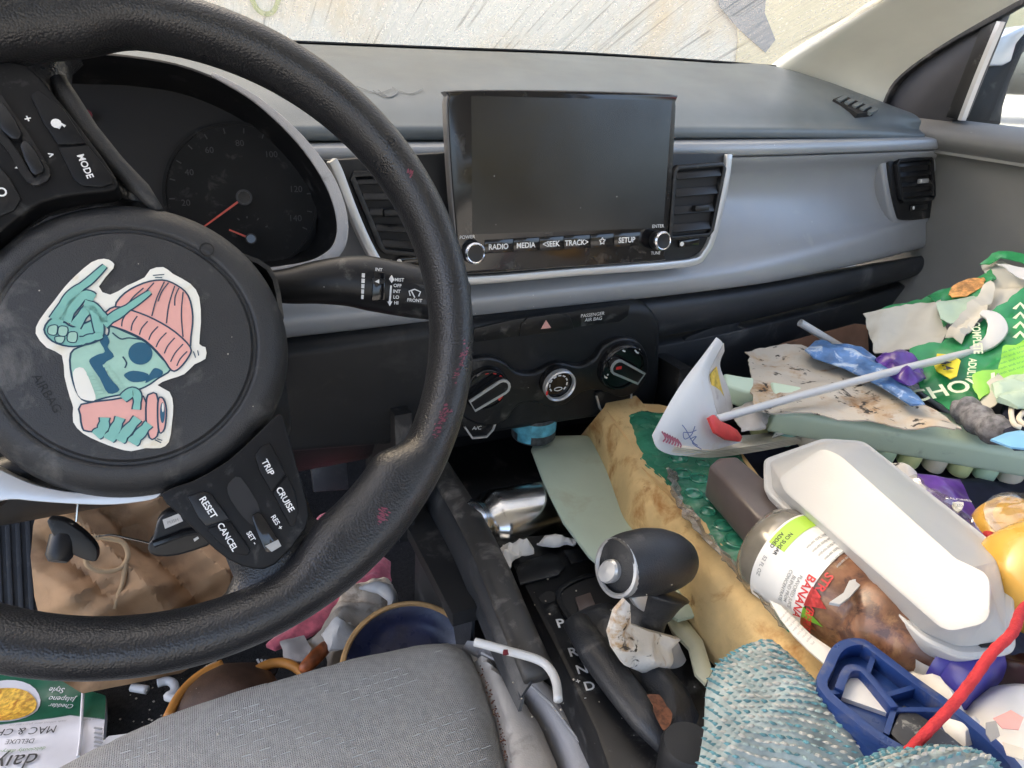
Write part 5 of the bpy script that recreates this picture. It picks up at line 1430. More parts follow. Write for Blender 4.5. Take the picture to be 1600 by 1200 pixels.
sheet('back_cover', CVF, [(1270, 690), (1300, 664), (1322, 646), (1388, 639), (1364, 664), (1340, 697), (1318, 700), (1298, 690)], 'paper_grey', bk, step=.006, thick=.0012, h=folds(2, 4, .05, .004))
DR = pl3(aY(1046, 682, .472), aY(1100, 690, .478), aY(1070, 640, .487)).up(.0045)
def doodle(pts, w, mat):
    MB().band(DR, pp(DR, pts, 5, closed=False), w, -.0002, .0002).build('pen_line', mat, bk)
doodle([(1066, 664), (1072, 672), (1082, 690), (1090, 696)], .0008, 'ink_blue')
doodle([(1086, 666), (1080, 680), (1070, 686), (1068, 676), (1078, 676), (1088, 672)], .0008, 'ink_blue')
doodle([(1078, 686), (1088, 682), (1082, 692), (1096, 702)], .0008, 'ink_blue')
for j in range(7): doodle([(1034 + j * 4, 674 + j * 2), (1040 + j * 4, 684 + j * 1.8), (1036 + j * 4.5, 690 + j * 1.5)], .0016, 'ink_maroon')
o = sheet('red_strip', pl3(aY(1110, 655, .485), aY(1160, 685, .49), aY(1130, 690, .478)).up(.006), [(1108, 653), (1116, 648), (1126, 658), (1140, 664), (1152, 672), (1160, 683), (1157, 690), (1136, 687), (1118, 676)], 'crimson_plastic', None, step=.004, dome=.002, domew=.003, thick=.003)
tag(o, 'red curved plastic strip on the booklet at the end of the white stick', 'plastic strip')
o = sheet('crumb_tissue', pl3(aY(1208, 683, .505), aY(1282, 648, .525), aY(1240, 640, .54)).up(.004), [(1206, 684), (1222, 658), (1250, 645), (1282, 648), (1264, 660), (1236, 674)], 'tissue_stained', None, step=.005, dome=.006, domew=.01, thick=.001, h=folds(5, 4, .02, .002))
tag(o, 'speckled dirty tissue tucked behind the booklet pages', 'tissue')

# ---- long white stick with hooked flat end
stk = item('hooked_stick', 'long thin white plastic stick with a flat hooked end', 'stick', aY(1120, 655, .50))
K0, K1 = aY(1120, 655, .492), aY(1524, 549, .478)
MB().tube([K0, K0.lerp(K1, .3) + Vector((0, 0, .002)), K0.lerp(K1, .7) + Vector((0, 0, .002)), K1], [.0042, .0043, .0045, .0048], 14).build('shaft', 'white_plastic', stk)
KF = pl3(aY(1520, 549, .477), aY(1566, 510, .474), aY(1530, 488, .505))
hk = [(1500, 554), (1524, 547), (1545, 537), (1557, 522), (1558, 507), (1549, 495), (1532, 489)]
q = pp(KF, hk, 4, closed=False); m = len(q)
MB().band(KF, q, [float(np.interp(i / (m - 1), [0, .2, .55, .8, 1], [.0085, .013, .021, .016, .007])) for i in range(m)], -.002, .003).build('hook', 'white_plastic', stk, bevel=.0015)
for i, (pth, r_, lab_) in enumerate((([(1250, 504, .655), (1340, 558, .62), (1428, 612, .585)], .0052, 'white drinking straw pointing up beneath the hooked stick'), ([(1372, 562, .62), (1440, 612, .585), (1505, 664, .55)], .0048, 'white straw lying lower beside the green bag'))):
    o = MB().tube([aY(*p) for p in pth], r_, 14, caps=False).build('straw', 'white_plastic', None)
    tag(o, lab_, 'straw', 'drinking straws')

# ---- stained sheet, cardboard, blue wrapper
o = sheet('stained_towel', hz(-.318), [(1168, 549), (1180, 544), (1250, 543), (1300, 560), (1400, 600), (1480, 648), (1504, 667), (1490, 676), (1440, 672), (1380, 662), (1300, 648), (1180, 640), (1173, 600)], 'stained_sheet', None, step=.007, thick=.0015, jag=.004, h=folds(12, 6, .09, .006))
tag(o, 'dirty cream towel with brown stains in front of the glovebox', 'towel')
CBF = Fr(aY(1290, 540, .675), (1, 0, 0), (0, -1, .2))
o = MB().prism(CBF, pp(CBF, [(1180, 560), (1226, 536), (1338, 506), (1356, 508), (1360, 600), (1300, 640)]), -.004, 0).build('cardboard_piece', 'cardboard', None, bevel=.0008)
tag(o, 'brown cardboard piece leaning on the glovebox', 'cardboard')
o = sheet('snack_wrapper', hz(-.306), [(1258, 546), (1274, 533), (1310, 538), (1350, 546), (1366, 556), (1402, 590), (1446, 630), (1424, 632), (1380, 604), (1320, 574), (1272, 558)], 'blue_wrapper', None, step=.005, dome=.008, domew=.012, thick=.002, h=folds(21, 5, .03, .004))
tag(o, 'blue snack wrapper crumpled on the stained towel', 'wrapper')

# ---- pet food bag
pf = item('pet_food_bag', 'torn green pet food bag with white lining by the door', 'bag', aZ(1500, 650, -.34))
PB = pl3(aY(1355, 492, .625), aX(1600, 430, .965), aZ(1540, 650, -.325))
def bagp(name, poly, mat, lift, fseed, amp=.004, sc=.05, dome=0, jag=.003, gain=1.9):
    return sheet(name, PB.up(lift), poly, mat, pf, step=.006, thick=.0014, h=folds(fseed, 5, sc, amp * gain), jag=jag, dome=dome, domew=.015, seed=fseed)
bagp('green_edge', [(1354, 486), (1440, 468), (1452, 462), (1500, 440), (1550, 426), (1556, 440), (1500, 462), (1440, 482)], 'bag_green', .000, 31, .002)
bagp('lining', [(1352, 492), (1440, 474), (1470, 470), (1480, 520), (1466, 546), (1440, 546), (1367, 554), (1360, 530)], 'bag_inner', .006, 32, .004, .06)
bagp('green_panel', [(1450, 461), (1482, 449), (1540, 428), (1552, 433), (1524, 470), (1474, 506), (1465, 482)], 'bag_green', .008, 33, .003)
bagp('food_picture', [(1481, 460), (1490, 447), (1512, 437), (1536, 429), (1542, 434), (1536, 447), (1510, 461), (1486, 466)], 'kibble', .013, 34, .002)
bagp('pale_fold', [(1463, 480), (1500, 463), (1546, 450), (1522, 482), (1486, 510), (1470, 500)], 'bag_pale', .015, 35, .003)
bagp('lining_fold', [(1477, 522), (1500, 492), (1546, 440), (1556, 452), (1544, 472), (1542, 490), (1514, 518), (1502, 534)], 'bag_inner', .020, 36, .004, .03)
bagp('inner_wall', [(1533, 408), (1546, 404), (1580, 414), (1640, 436), (1640, 480), (1580, 490), (1536, 492), (1548, 452)], 'bag_inner', .004, 37, .004)
bagp('bag_mouth', [(1530, 408), (1550, 397), (1580, 394), (1640, 404), (1640, 424), (1600, 412), (1566, 406), (1546, 412)], 'bag_green', .014, 38, .003)
bagp('price_slip', [(1556, 409), (1600, 418), (1640, 428), (1640, 446), (1592, 434), (1576, 424)], 'paper_white', .018, 39, .002)
mg = bagp('front_panel', [(1420, 548), (1470, 536), (1482, 528), (1510, 526), (1542, 496), (1600, 456), (1650, 440), (1650, 560), (1570, 586), (1532, 612), (1524, 645), (1502, 654), (1440, 604), (1425, 572)], 'bag_green', .010, 40, .004, .06)
bagp('lime_ribbon', [(1518, 588), (1560, 572), (1566, 546), (1600, 526), (1650, 510), (1650, 572), (1600, 582), (1562, 602), (1532, 626), (1522, 612)], 'bag_lime', .018, 41, .003)
bagp('lining_tear', [(1528, 630), (1540, 600), (1564, 575), (1580, 588), (1572, 618), (1550, 640), (1516, 660), (1508, 656)], 'bag_inner', .022, 42, .003)
bagp('badge', [(1464, 552), (1490, 553), (1501, 563), (1495, 588), (1485, 592), (1463, 579), (1460, 570)], 'badge_yellow', .018, 43, .0004, .05, jag=0)
PT = PB.up(.0215)
text('4.4', PT, (1480, 571), (.42, 1), 16, 'print_black', mg, bold=True)
PT2 = PB.up(.0185)
text('CHOW', PT2, (1490, 606), (1, -.22), 21, 'print_pale', mg, bold=True)
text('COMPLETE', PT2, (1527, 528), (.10, 1), 14, 'print_pale', mg, bold=True)
text('ADULT', PT2, (1519, 576), (-.12, 1), 13, 'print_pale', mg, bold=True)
for k in range(4):
    c = (1594, 478 + k * 15)
    MB().band(PT2, pp(PT2, [(c[0] - 9, c[1] + 5), (c[0], c[1] - 4), (c[0] + 9, c[1] + 5)]), .004, 0, .0006).build('chevron_print', 'print_pale', mg)
for k in range(5): text('fresh and crunchy', PB.up(.0225), (1585, 545 + k * 8), (1, -.32), 4.5, 'bag_green', mg)

# ---- sage keyboard lying keys down
kb = item('keyboard', 'sage green keyboard lying upside down with round keys below', 'keyboard', aY(1220, 700, .55))
fa, fb = aY(1222, 642, .50), aY(1600, 709, .372)
kx = (fb - fa).normalized(); kn = Vector((-.05, -.22, .95)); kn = (kn - kx * kn.dot(kx)).normalized()
KBF = Fr(fa, kx, kn)
if KBF.v.y < 0: KBF.v = -KBF.v
KLEN = .62; KD = .052; KH = .034
sec = [(.000, -.006), (.004, -.001), (.012, .0), (KD - .006, .004), (KD, .000), (KD, -.026), (.004, -KH), (.000, -KH + .004)]
vs = []; 
for x in np.linspace(-.005, KLEN, 8):
    vs += [KBF(x, a, b) for a, b in sec]
k = len(sec)
fs = [(i * k + j, i * k + (j + 1) % k, (i + 1) * k + (j + 1) % k, (i + 1) * k + j) for i in range(7) for j in range(k)] + [tuple(range(k)), tuple(7 * k + j for j in range(k))]
put('case', vs, fs, 'keyboard_sage', kb, bevel=.003, seg=3)
MB().prism(KBF, [(-.055, KD - .012), (-.03, KD - .02), (.1, KD), (.1, KD + .03), (-.03, KD + .012), (-.055, KD + .012)], -.030, -.006).build('rear_shell', 'keyboard_sage', kb, bevel=.004, seg=3)
q = [(KBF.hit(1374, 661)[0], .024), ]
MB().prism(KBF, [(.095 + .07 * math.cos(t), .026 + .006 * math.sin(t)) for t in np.linspace(0, 2 * math.pi, 25)[:-1]], .0, .004).build('pale_oval', 'milky', kb, bevel=.001)  # pale oval raised on the upturned base
kc = ['key_teal', 'key_cream', 'key_lime', 'key_cream', 'key_mint', 'key_lime', 'key_cream', 'key_lime', 'key_mint', 'key_cream', 'key_lime', 'key_mint']
kmesh = None
for i in range(16):
    f_ = Fr(KBF(  .02 + .0285 * i, .013, -KH + .002), KBF.u, -KBF.n)
    MB().lathe(f_, [(.0100, 0), (.0116, .003), (.0120, .015), (.0114, .0175), (.007, .0168), (0, .0162)], 24).build('key', kc[i % len(kc)], kb)
    f_ = Fr(KBF(.034 + .0285 * i, .037, -KH + .008), KBF.u, -KBF.n)
    MB().lathe(f_, [(.0100, 0), (.0116, .003), (.0120, .015), (.0114, .0175), (.007, .0168), (0, .0162)], 20).build('key', kc[(i * 5 + 2) % len(kc)], kb)
for i, c in enumerate([(1190, 664), (1208, 672)]):
    f_ = Fr(aY(c[0], c[1], .565), KBF.u, -KBF.n)
    MB().lathe(f_, [(.0085, 0), (.0098, .003), (.0102, .012), (.0096, .0145), (0, .0132)], 20).build('key', ['key_lime', 'key_teal'][i], kb)

# ---- right hand margin: sock, clothes, amber pouches, purple wrapper
o = MB().tube(smooth([aZ(1486, 640, -.322), aZ(1510, 642, -.318), aZ(1535, 660, -.318), aZ(1570, 676, -.318), aZ(1640, 680, -.32)], 6, False), [.006 + .009 * min(1, i / 5) + .0015 * math.sin(i * 1.3) for i in range(25)], 16).build('sock', 'sock_grey', None, ang=180)
tag(o, 'grey knitted sock behind the keyboard', 'sock')
ga = item('navy_garment', 'navy garment with pale stripes at the right edge behind the keyboard', 'clothing', aZ(1590, 660, -.33))
GF = pl3(aZ(1570, 665, -.31), aZ(1640, 690, -.31), aX(1600, 600, .86))
sheet('cloth', GF, [(1566, 668), (1568, 630), (1582, 606), (1650, 590), (1650, 690), (1590, 690)], 'navy_cloth', ga, step=.008, dome=.01, domew=.02, thick=.01, h=folds(3, 4, .04, .003))
for pth in ([(1588, 612), (1580, 640), (1584, 662), (1596, 668)], [(1602, 640), (1592, 656), (1610, 668)]):
    MB().tube([GF.P(p.x, p.y, .012) for p in smooth([(a, b, 0) for a, b in pth], 4, False)], .0025, 8).build('stripe', 'paper_cream', ga)
o = sheet('blue_plastic_scrap', hz(-.300), [(1548, 686), (1572, 676), (1594, 672), (1640, 684), (1640, 704), (1580, 698)], 'sky_plastic', None, step=.006, dome=.003, domew=.006, thick=.002)
tag(o, 'light blue plastic scrap between sock and keyboard', 'scrap')
for i, (c, Z, r_, lb) in enumerate((((1586, 836), -.345, .034, 'upper amber pouch in clear film under the keyboard'), ((1634, 904), -.318, .043, 'lower amber pouch with smooth skin beside the takeout box'))):
    p = aZ(*c, Z); am = item('amber_pouch', lb, 'pouch', p - Vector((0, 0, r_ * .7)), 'amber pouches')
    f_ = Fr(p, (1, .3, 0), (-.2, -.2, 1))
    v_, fc = [], []
    nn, mm = 28, 16
    for a in range(mm + 1):
        for b in range(nn):
            th = math.pi * a / mm; ph = 2 * math.pi * b / nn
            d = Vector((math.sin(th) * math.cos(ph) * 1.12, math.sin(th) * math.sin(ph), math.cos(th) * .78))
            v_.append(f_(*(d * r_ * (1 + .05 * noise.noise(d * 2.2 + Vector((i * 5, 0, 0)))))))
    fc = [(a * nn + b, a * nn + (b + 1) % nn, (a + 1) * nn + (b + 1) % nn, (a + 1) * nn + b) for a in range(mm) for b in range(nn)]
    put('pouch_body', v_, fc, 'amber', am, ang=180)
    if i == 0:
        sheet('film', Fr(f_(0, 0, r_ * .60), f_.u, f_.n), [(r_ * math.cos(t) * .95, r_ * math.sin(t) * .85) for t in np.linspace(0, 6.28, 20)[:-1]], 'cling_film', am, px_=False, step=.005, dome=.012, domew=.02, thick=.0004, h=folds(8, 5, .02, .003))
        # crimped film between the two
o = sheet('purple_wrapper', hz(-.342), [(1412, 738), (1500, 748), (1522, 790), (1552, 848), (1540, 850), (1500, 818), (1440, 782)], 'purple_wrapper', None, step=.006, dome=.008, domew=.015, thick=.002, h=folds(14, 5, .04, .004))
tag(o, 'dark purple snack wrapper under the keyboard keys', 'wrapper')
PW = hz(-.330)
MB().prism(PW, pp(PW, [(1488, 786), (1505, 786), (1503, 796), (1496, 801), (1489, 796)], 2), 0, .0008).build('badge', 'st_white', o)
text('120', PW, (1496, 791), (1, .1), 6, 'print_grey', o, off=.0012)
text('CALORIES', PW, (1497, 781), (1, .12), 4, 'st_white', o)

# ---- near right: blue plastic bracket, tissue, red cord, bag
bb = item('plastic_bracket', 'navy blue plastic bracket with a triangular opening', 'bracket', aZ(1380, 1120, -.35))
NZ = hz(-.338)
outl = [(1280, 1092), (1290, 1058), (1302, 1034), (1318, 1023), (1340, 1021), (1356, 1030), (1420, 1080), (1480, 1124), (1545, 1180), (1580, 1230), (1500, 1230), (1400, 1190), (1330, 1140)]
MB().prism(NZ, pp(NZ, outl, 2), -.012, 0).build('plate', 'navy_plastic', bb, bevel=.002)
MB().band(NZ, pp(NZ, outl, 3), .006, 0, .010, True).build('rim', 'navy_plastic', bb, bevel=.0015)
MB().band(NZ, pp(NZ, [(1306, 1094), (1318, 1064), (1334, 1060), (1350, 1070), (1392, 1122)], 3, closed=False), .005, 0, .009).build('inner_rim', 'navy_plastic', bb, bevel=.0015)
for a, b in (((1350, 1070), (1362, 1034)), ((1378, 1100), (1424, 1086)), ((1392, 1122), (1380, 1160)), ((1392, 1122), (1470, 1122)), ((1306, 1094), (1288, 1096))):
    MB().band(NZ, pp(NZ, [a, b]), .003, 0, .007).build('rib', 'navy_plastic', bb)
MB().prism(NZ, pp(NZ, [(1308, 1093), (1320, 1066), (1342, 1064), (1388, 1121)]), 0, .003).build('opening_backing', 'paper_white', bb)
MB().prism(NZ, pp(NZ, [(1386, 1156), (1408, 1112), (1468, 1150), (1540, 1210), (1440, 1210)]), 0, .006).build('foam_tape', 'black_sticker', bb, bevel=.001)
o = sheet('tissue_wad', hz(-.352), [(1398, 1078), (1404, 1052), (1424, 1028), (1427, 1050), (1440, 1060), (1470, 1078), (1505, 1098), (1524, 1140), (1514, 1170), (1470, 1145), (1430, 1110)], 'tissue', None, step=.005, dome=.022, domew=.014, thick=.003, h=folds(17, 6, .02, .006), jag=.006)
tag(o, 'crumpled white tissue wad between bracket and bottle cap', 'tissue')
cd = MB().tube(smooth([aZ(1418, 1176, -.318), aZ(1452, 1140, -.305), aZ(1490, 1100, -.296), aZ(1520, 1062, -.288), aZ(1550, 1020, -.276), aZ(1582, 988, -.270), aZ(1600, 950, -.272), aZ(1640, 930, -.28)], 8, False), [.0028 * (1 + .05 * math.sin(i * 2.1)) for i in range(57)], 14).build('rope', 'red_cord', None, ang=180)
tag(cd, 'thick red cord running up over the bottle cap', 'cord')
o = MB().tube(smooth([aZ(1532, 826, -.345), aZ(1552, 842, -.338), aZ(1572, 862, -.340), aZ(1590, 884, -.35)], 6, False), .0045, 12).build('cord_offcut', 'red_cord', None, ang=180)
tag(o, 'short red cord piece between takeout box and amber pouches', 'cord')
pb = item('printed_poly_bag', 'white thin plastic bag with faded print in the lower right corner', 'bag', aZ(1580, 1150, -.33))
PZ = hz(-.352)
sheet('bag_body', PZ, [(1504, 1098), (1530, 1074), (1580, 1066), (1660, 1070), (1680, 1240), (1560, 1240), (1530, 1176)], 'poly_bag', pb, step=.006, dome=.032, domew=.025, thick=.004, h=folds(19, 6, .05, .004))
P2 = PZ.up(.036)
for poly, mt in (([(1552, 1122), (1580, 1108), (1600, 1120), (1592, 1140), (1566, 1138)], 'st_pink'), ([(1540, 1130), (1556, 1126), (1562, 1150), (1548, 1160), (1540, 1148)], 'print_grey'), ([(1566, 1160), (1600, 1168), (1600, 1186), (1574, 1178)], 'paper_cream')):
    sheet('faded_print', P2, poly, mt, pb, step=.006, thick=.0006, h=folds(19, 6, .05, .002))

# ---- chenille cloth: rows of small yarn loops on a folded ground
def knit(name, label, fr, poly, dome, dw, seed, rowdir, fold=None):
    t = item(name, label, 'cloth', fr.P(*poly[0]), 'chenille cloths')
    hh = lumps(seed, .05, .008, 2)
    def hfun(u, v): return hh(u, v) + (fold(u, v) if fold else 0)
    sheet('ground_fabric', fr, poly, 'yarn_base', t, step=.006, dome=dome, domew=dw, thick=.012, h=hfun, seed=seed)
    p2 = [fr.hit(*p) for p in poly]
    c, s = math.cos(rowdir), math.sin(rowdir)
    g2 = np.random.default_rng(seed); pts = []
    R0 = .17
    cx = sum(p[0] for p in p2) / len(p2); cy = sum(p[1] for p in p2) / len(p2)
    pitch = .0037; step = .0046
    for r_ in range(-50, 51):
        for q_ in range(-48, 49):
            a = r_ * pitch; b = (q_ + .5 * (r_ % 2)) * step
            w = .006 * noise.noise((b * 18, a * 18, seed))
            u = cx + b * c - (a + w) * s; v = cy + b * s + (a + w) * c
            if inside(u, v, p2): pts.append((u, v, r_))
    if not pts: return t
    ed = edge_dist([(p[0], p[1]) for p in pts], p2)
    mb = {0: MB(), 1: MB(), 2: MB()}
    for (u, v, r_), e_ in zip(pts, ed):
        z = dome * (1 - math.exp(-e_ / dw)) + hfun(u, v) * min(1, .35 + e_ / dw)
        k_ = (0 if r_ % 2 else 1) if g2.random() > .22 else 2
        if e_ < .008: k_ = 1
        L_ = g2.uniform(.0022, .0032); w_ = g2.uniform(.0008, .0015)
        an = rowdir + g2.normal() * .16
        f_ = Fr(fr(u, v, z + .0006), fr.u * math.cos(an) + fr.v * math.sin(an), fr.n)
        vs = [f_(-L_, 0, 0), f_(0, -w_, .0), f_(L_, 0, 0), f_(0, w_, 0), f_(-L_ * .45, 0, w_ * 1.1), f_(L_ * .45, 0, w_ * 1.1)]
        mb[k_].add(vs, [(0, 1, 4), (1, 5, 4), (1, 2, 5), (2, 3, 5), (3, 4, 5), (3, 0, 4)])
    for k_, nm, mt in ((0, 'pale_yarn', 'yarn_white'), (1, 'teal_yarn', 'yarn_teal'), (2, 'faded_yarn', 'yarn_pale')):
        if mb[k_].v: tag(mb[k_].build(nm, mt, t, ang=180), kind='stuff')
    return t
CZ = hz(-.362)
knit('chenille_cloth', 'teal and white chenille cloth folded in the near foreground', CZ, [(1096, 1170), (1104, 1120), (1106, 1064), (1120, 1036), (1150, 1018), (1188, 1008), (1214, 1020), (1244, 1042), (1292, 1090), (1336, 1132), (1380, 1176), (1400, 1240), (1080, 1240)], .034, .020, 3, R(-42))
knit('chenille_cloth', 'pale blue chenille cloth along the bottom edge by the blue bracket', hz(-.318), [(1310, 1250), (1324, 1196), (1380, 1170), (1440, 1163), (1500, 1172), (1560, 1196), (1590, 1260)], .030, .03, 6, R(-10))

# ---- things in and round the centre console
tb = item('steel_tumbler', 'shiny steel tumbler lying in the console tray', 'tumbler', aZ(800, 830, -.47))
t0 = aY(728, 828, .585); t1 = aY(905, 792, .61)
TF = Fr(t0, (0, -.6, .8), (t1 - t0))
LT = (t1 - t0).length; q = LT / .2
MB().lathe(TF, [(0, 0), (.029, 0), (.0315, .003), (.0315, .014), (.0298, .017), (.0305, .024), (.036, .030), (.0385, .036), (.0385, .13), (.0385, LT), (0, LT)], 48).build('cup_body', 'steel', tb, ang=50)
MB().lathe(TF, [(.0318, -.002), (.0325, .004), (.0325, .010), (.0316, .012)], 48).build('lid_band', 'chrome', tb)
for i, (poly, lb, Z) in enumerate((([(774, 862), (786, 850), (800, 852), (812, 846), (830, 850), (836, 860), (820, 866), (806, 870), (792, 886), (780, 880)], 'torn tissue shreds beside the steel tumbler', -.445), ([(840, 848), (852, 838), (876, 836), (896, 842), (892, 850), (860, 850)], 'small tissue shred between tumbler and flap', -.445))):
    o = sheet('tissue_shred', hz(Z), poly, 'tissue', None, step=.004, dome=.010, domew=.008, thick=.003, h=folds(50 + i, 5, .014, .004), jag=.005)
    tag(o, lb, 'tissue', 'tissue shreds')
tn = item('tin_can', 'small tin with blue label under the heater controls', 'tin', aY(833, 680, .69))
cf_ = Fr(aY(833, 680, .69), (1, 0, 0), (0, -.05, 1))
MB().lathe(cf_, [(.026, 0), (.0275, .002), (.0275, .030), (.026, .032), (.024, .0315), (0, .031)], 40).build('tin_body', 'tin_dark', tn)
MB().lathe(cf_, [(.0278, .0125), (.0278, .0285)], 40).build('label_band', 'tin_blue', tn)
MB().lathe(cf_, [(.0279, .003), (.0279, .0285)], 10, arc=(R(200), R(238))).build('label_corner', 'tin_blue', tn)
LVF = pl3(aY(952, 1000, .335), aY(1062, 1000, .337), aY(1000, 1052, .333))
o = sheet('lever_tissue', LVF, [(952, 990), (962, 956), (978, 938), (985, 945), (986, 976), (1012, 986), (1042, 994), (1064, 1000), (1050, 1014), (1052, 1030), (1042, 1054), (1004, 1052), (974, 1038), (958, 1014)], 'tissue_stained', None, step=.004, dome=.009, domew=.010, thick=.004, h=folds(61, 5, .03, .005))
tag(o, 'stained white tissue wrapped round the gear lever', 'tissue')
o = sheet('grey_tissue', LVF.up(-.012), [(1040, 1000), (1060, 1004), (1076, 1040), (1062, 1060), (1040, 1054)], 'paper_grey', None, step=.004, dome=.008, domew=.01, thick=.01, h=folds(62, 4, .02, .002))
tag(o, 'grey tissue end hanging behind the gear lever', 'tissue')

# ------------------------------------------------------------------ driver's footwell litter
BGF = pl3(aY(200, 780, .95), aY(400, 800, .95), aY(200, 1060, .80))
pbag = item('paper_bag', 'crumpled brown paper bag in the driver footwell', 'paper bag', aY(200, 1070, .8))
cr1 = folds(71, 4, .085, .036, .05); cr2 = folds(72, 5, .035, .009, .05)
sheet('bag_paper', BGF, [(48, 866), (52, 820), (66, 774), (120, 758), (250, 764), (380, 796), (402, 900), (372, 1000), (282, 1052), (130, 1084), (84, 1056), (54, 930)], 'kraft', pbag, step=.0042, dome=.035, domew=.05, thick=.02, h=lambda u, v: cr1(u, v) + cr2(u, v), ang=25)
hp = smooth([BGF.P(*p, .052) for p in [(140, 838), (170, 842), (192, 848), (200, 868), (188, 888), (160, 893), (138, 884), (134, 872)]], 5, False)
MB().tube(hp, .0032, 8).build('twine_handle', 'twine', pbag, ang=180)
MB().tube(smooth([BGF.P(*p, .052) for p in [(196, 880), (192, 910), (184, 932), (178, 952)]], 5, False), .0032, 8).build('twine_handle', 'twine', pbag, ang=180)

ky = item('car_keys', 'black car key head and remote joined by a thin wire', 'keys', aY(200, 870, .52))
KYF = Fr(aY(120, 838, .50), (1, 0, 0), (0, -1, .35))
MB().prism(KYF, pp(KYF, [(76, 812), (84, 808), (106, 812), (132, 830), (152, 852), (154, 870), (146, 874), (126, 868), (104, 856), (88, 838)], 3), -.006, .006).build('key_head', 'satin_black', ky, bevel=.004, seg=3)
MB().lathe(Fr(KYF.P(98, 846, .0), KYF.u, Vector((-.25, -.6, -.6))), [(.009, -.004), (.0085, .010), (.006, .014), (0, .0145)], 20).build('key_stub', 'satin_black', ky)
MB().tube(smooth([KYF.P(*p) for p in [(150, 838), (176, 836), (205, 842), (240, 850)]], 5, False), .0008, 6).build('key_wire', 'steel', ky)
MB().tube([KYF.P(122, 784), KYF.P(119, 815)], .0008, 6).build('key_wire', 'steel', ky)
rm = MB().prism(KYF, pp(KYF, [(232, 846), (240, 838), (246, 812), (262, 796), (300, 792), (330, 800), (340, 838), (300, 858), (262, 866), (236, 862)], 2), -.008, .008).build('remote', 'satin_black', ky, bevel=.004, seg=3)
RF = KYF.up(.008)
MB().prism(RF, pp(RF, [(254, 812), (280, 802), (286, 814), (258, 826)]), 0, .0006).build('remote_label', 'paper_white', rm)
text('PUSH', RF.up(.0007), (270, 814), (1, -.35), 5, 'print_grey', rm)
MB().tube([RF.P(*p, .001) for p in [(240, 850), (290, 832), (330, 826)]], .003, 8).build('remote_ridge', 'gloss_black', rm)
MB().prism(RF, pp(RF, [(302, 842), (309, 838), (311, 841), (304, 846)]), 0, .0006).build('remote_mark', 'paper_white', rm)

fp = item('foot_rest', 'ribbed black foot rest left of the paper bag', 'foot rest', aY(20, 960, 1.0))
FPF = pl3(aY(0, 780, 1.08), aY(60, 780, 1.08), aY(30, 960, .97))
MB().prism(FPF, pp(FPF, [(-120, 770), (58, 770), (66, 800), (70, 980), (-120, 990)]), -.03, 0).build('plate', 'rubber', fp, bevel=.004)
for k in range(9):
    x = -70 + k * 16
    MB().band(FPF, pp(FPF, [(x, 785), (x + 8, 960)]), .006, 0, .004).build('rib', 'rubber', fp, bevel=.001)
pd = item('brake_pedal', 'black brake pedal in the dark footwell', 'pedal', aY(520, 790, .95))
PDF = Fr(aY(515, 730, .93), (1, 0, 0), (0, -1, .5))
MB().prism(PDF, pp(PDF, [(482, 700), (540, 695), (545, 765), (490, 770)]), -.01, 0).build('pad', 'rubber', pd, bevel=.003)
MB().tube([PDF.P(514, 700, -.012), aY(520, 600, .98)], .009, 8).build('arm', 'matte_black', pd)

# ---- frozen meal pouch, upside down
fb_ = item('meal_pouch', 'green and white macaroni pouch lying upside down at lower left', 'food pouch', aZ(40, 1150, -.76))
MZ = hz(-.735)
mcr = folds(81, 5, .10, .004)
mh = lambda u, v: mcr(u, v)
OUT = [(-120, 1030), (-40, 1046), (40, 1056), (90, 1060), (128, 1072), (164, 1084), (165, 1112), (161, 1160), (148, 1182), (90, 1215), (20, 1250), (-120, 1270)]
sheet('pouch_back', MZ, OUT, 'food_white', fb_, step=.009, thick=.012, dome=0, h=mh)
sheet('green_band', MZ, [(-120, 1030), (-40, 1046), (40, 1056), (90, 1060), (128, 1072), (164, 1084), (164, 1125), (128, 1119), (108, 1114), (80, 1120), (30, 1128), (-40, 1140), (-120, 1150)], 'food_green', fb_, step=.009, base=.0012, thick=.0008, h=mh)
def mell(cx, cy, rx, ry, rot=0): return [(cx + rx * math.cos(t) * math.cos(rot) - ry * math.sin(t) * math.sin(rot), cy + rx * math.cos(t) * math.sin(rot) + ry * math.sin(t) * math.cos(rot)) for t in np.linspace(0, 2 * math.pi, 27)[:-1]]
sheet('bowl_picture', MZ, mell(6, 1094, 56, 34, -.08), 'food_white', fb_, step=.008, base=.0024, thick=.0006, h=mh)
mac = sheet('macaroni_picture', MZ, mell(4, 1099, 52, 27, -.08), 'macaroni', fb_, step=.006, base=.0036, thick=.0006, h=lambda u, v: mh(u, v))
M5 = MZ.up(.0050)
for s, c, hp_, mt in (('MAC & CHEESE', (22, 1149), 13, 'print_black'), ('DELUXE', (32, 1162), 8, 'print_black'), ('deliciously dairy-free', (28, 1176), 7, 'print_green'), ('daiya', (14, 1196), 30, 'print_black'),
                     ('Jalapeno', (96, 1091), 9, 'white_print'), ('Style', (88, 1079), 9, 'white_print'), ('Cheddar', (94, 1101), 8, 'white_print'), ('keep frozen', (142, 1128), 4, 'print_grey'), ('made without dairy, gluten and soy', (60, 1134), 4, 'print_grey')):
    v, f = text_mesh(s)
    text(s, MZ, c, (-1, .10 if mt != 'white_print' else -.03), hp_, mt, fb_, off=.0022 if mt != 'white_print' else .0034, fn=mh)
for k in range(5): 
    MB().band(MZ, pp(MZ, [(148, 1140 + k * 7), (160, 1142 + k * 7)]), .002, .002 + mh(*MZ.hit(154, 1141 + k * 7)), .003 + mh(*MZ.hit(154, 1141 + k * 7))).build('crimp', 'print_grey', fb_)
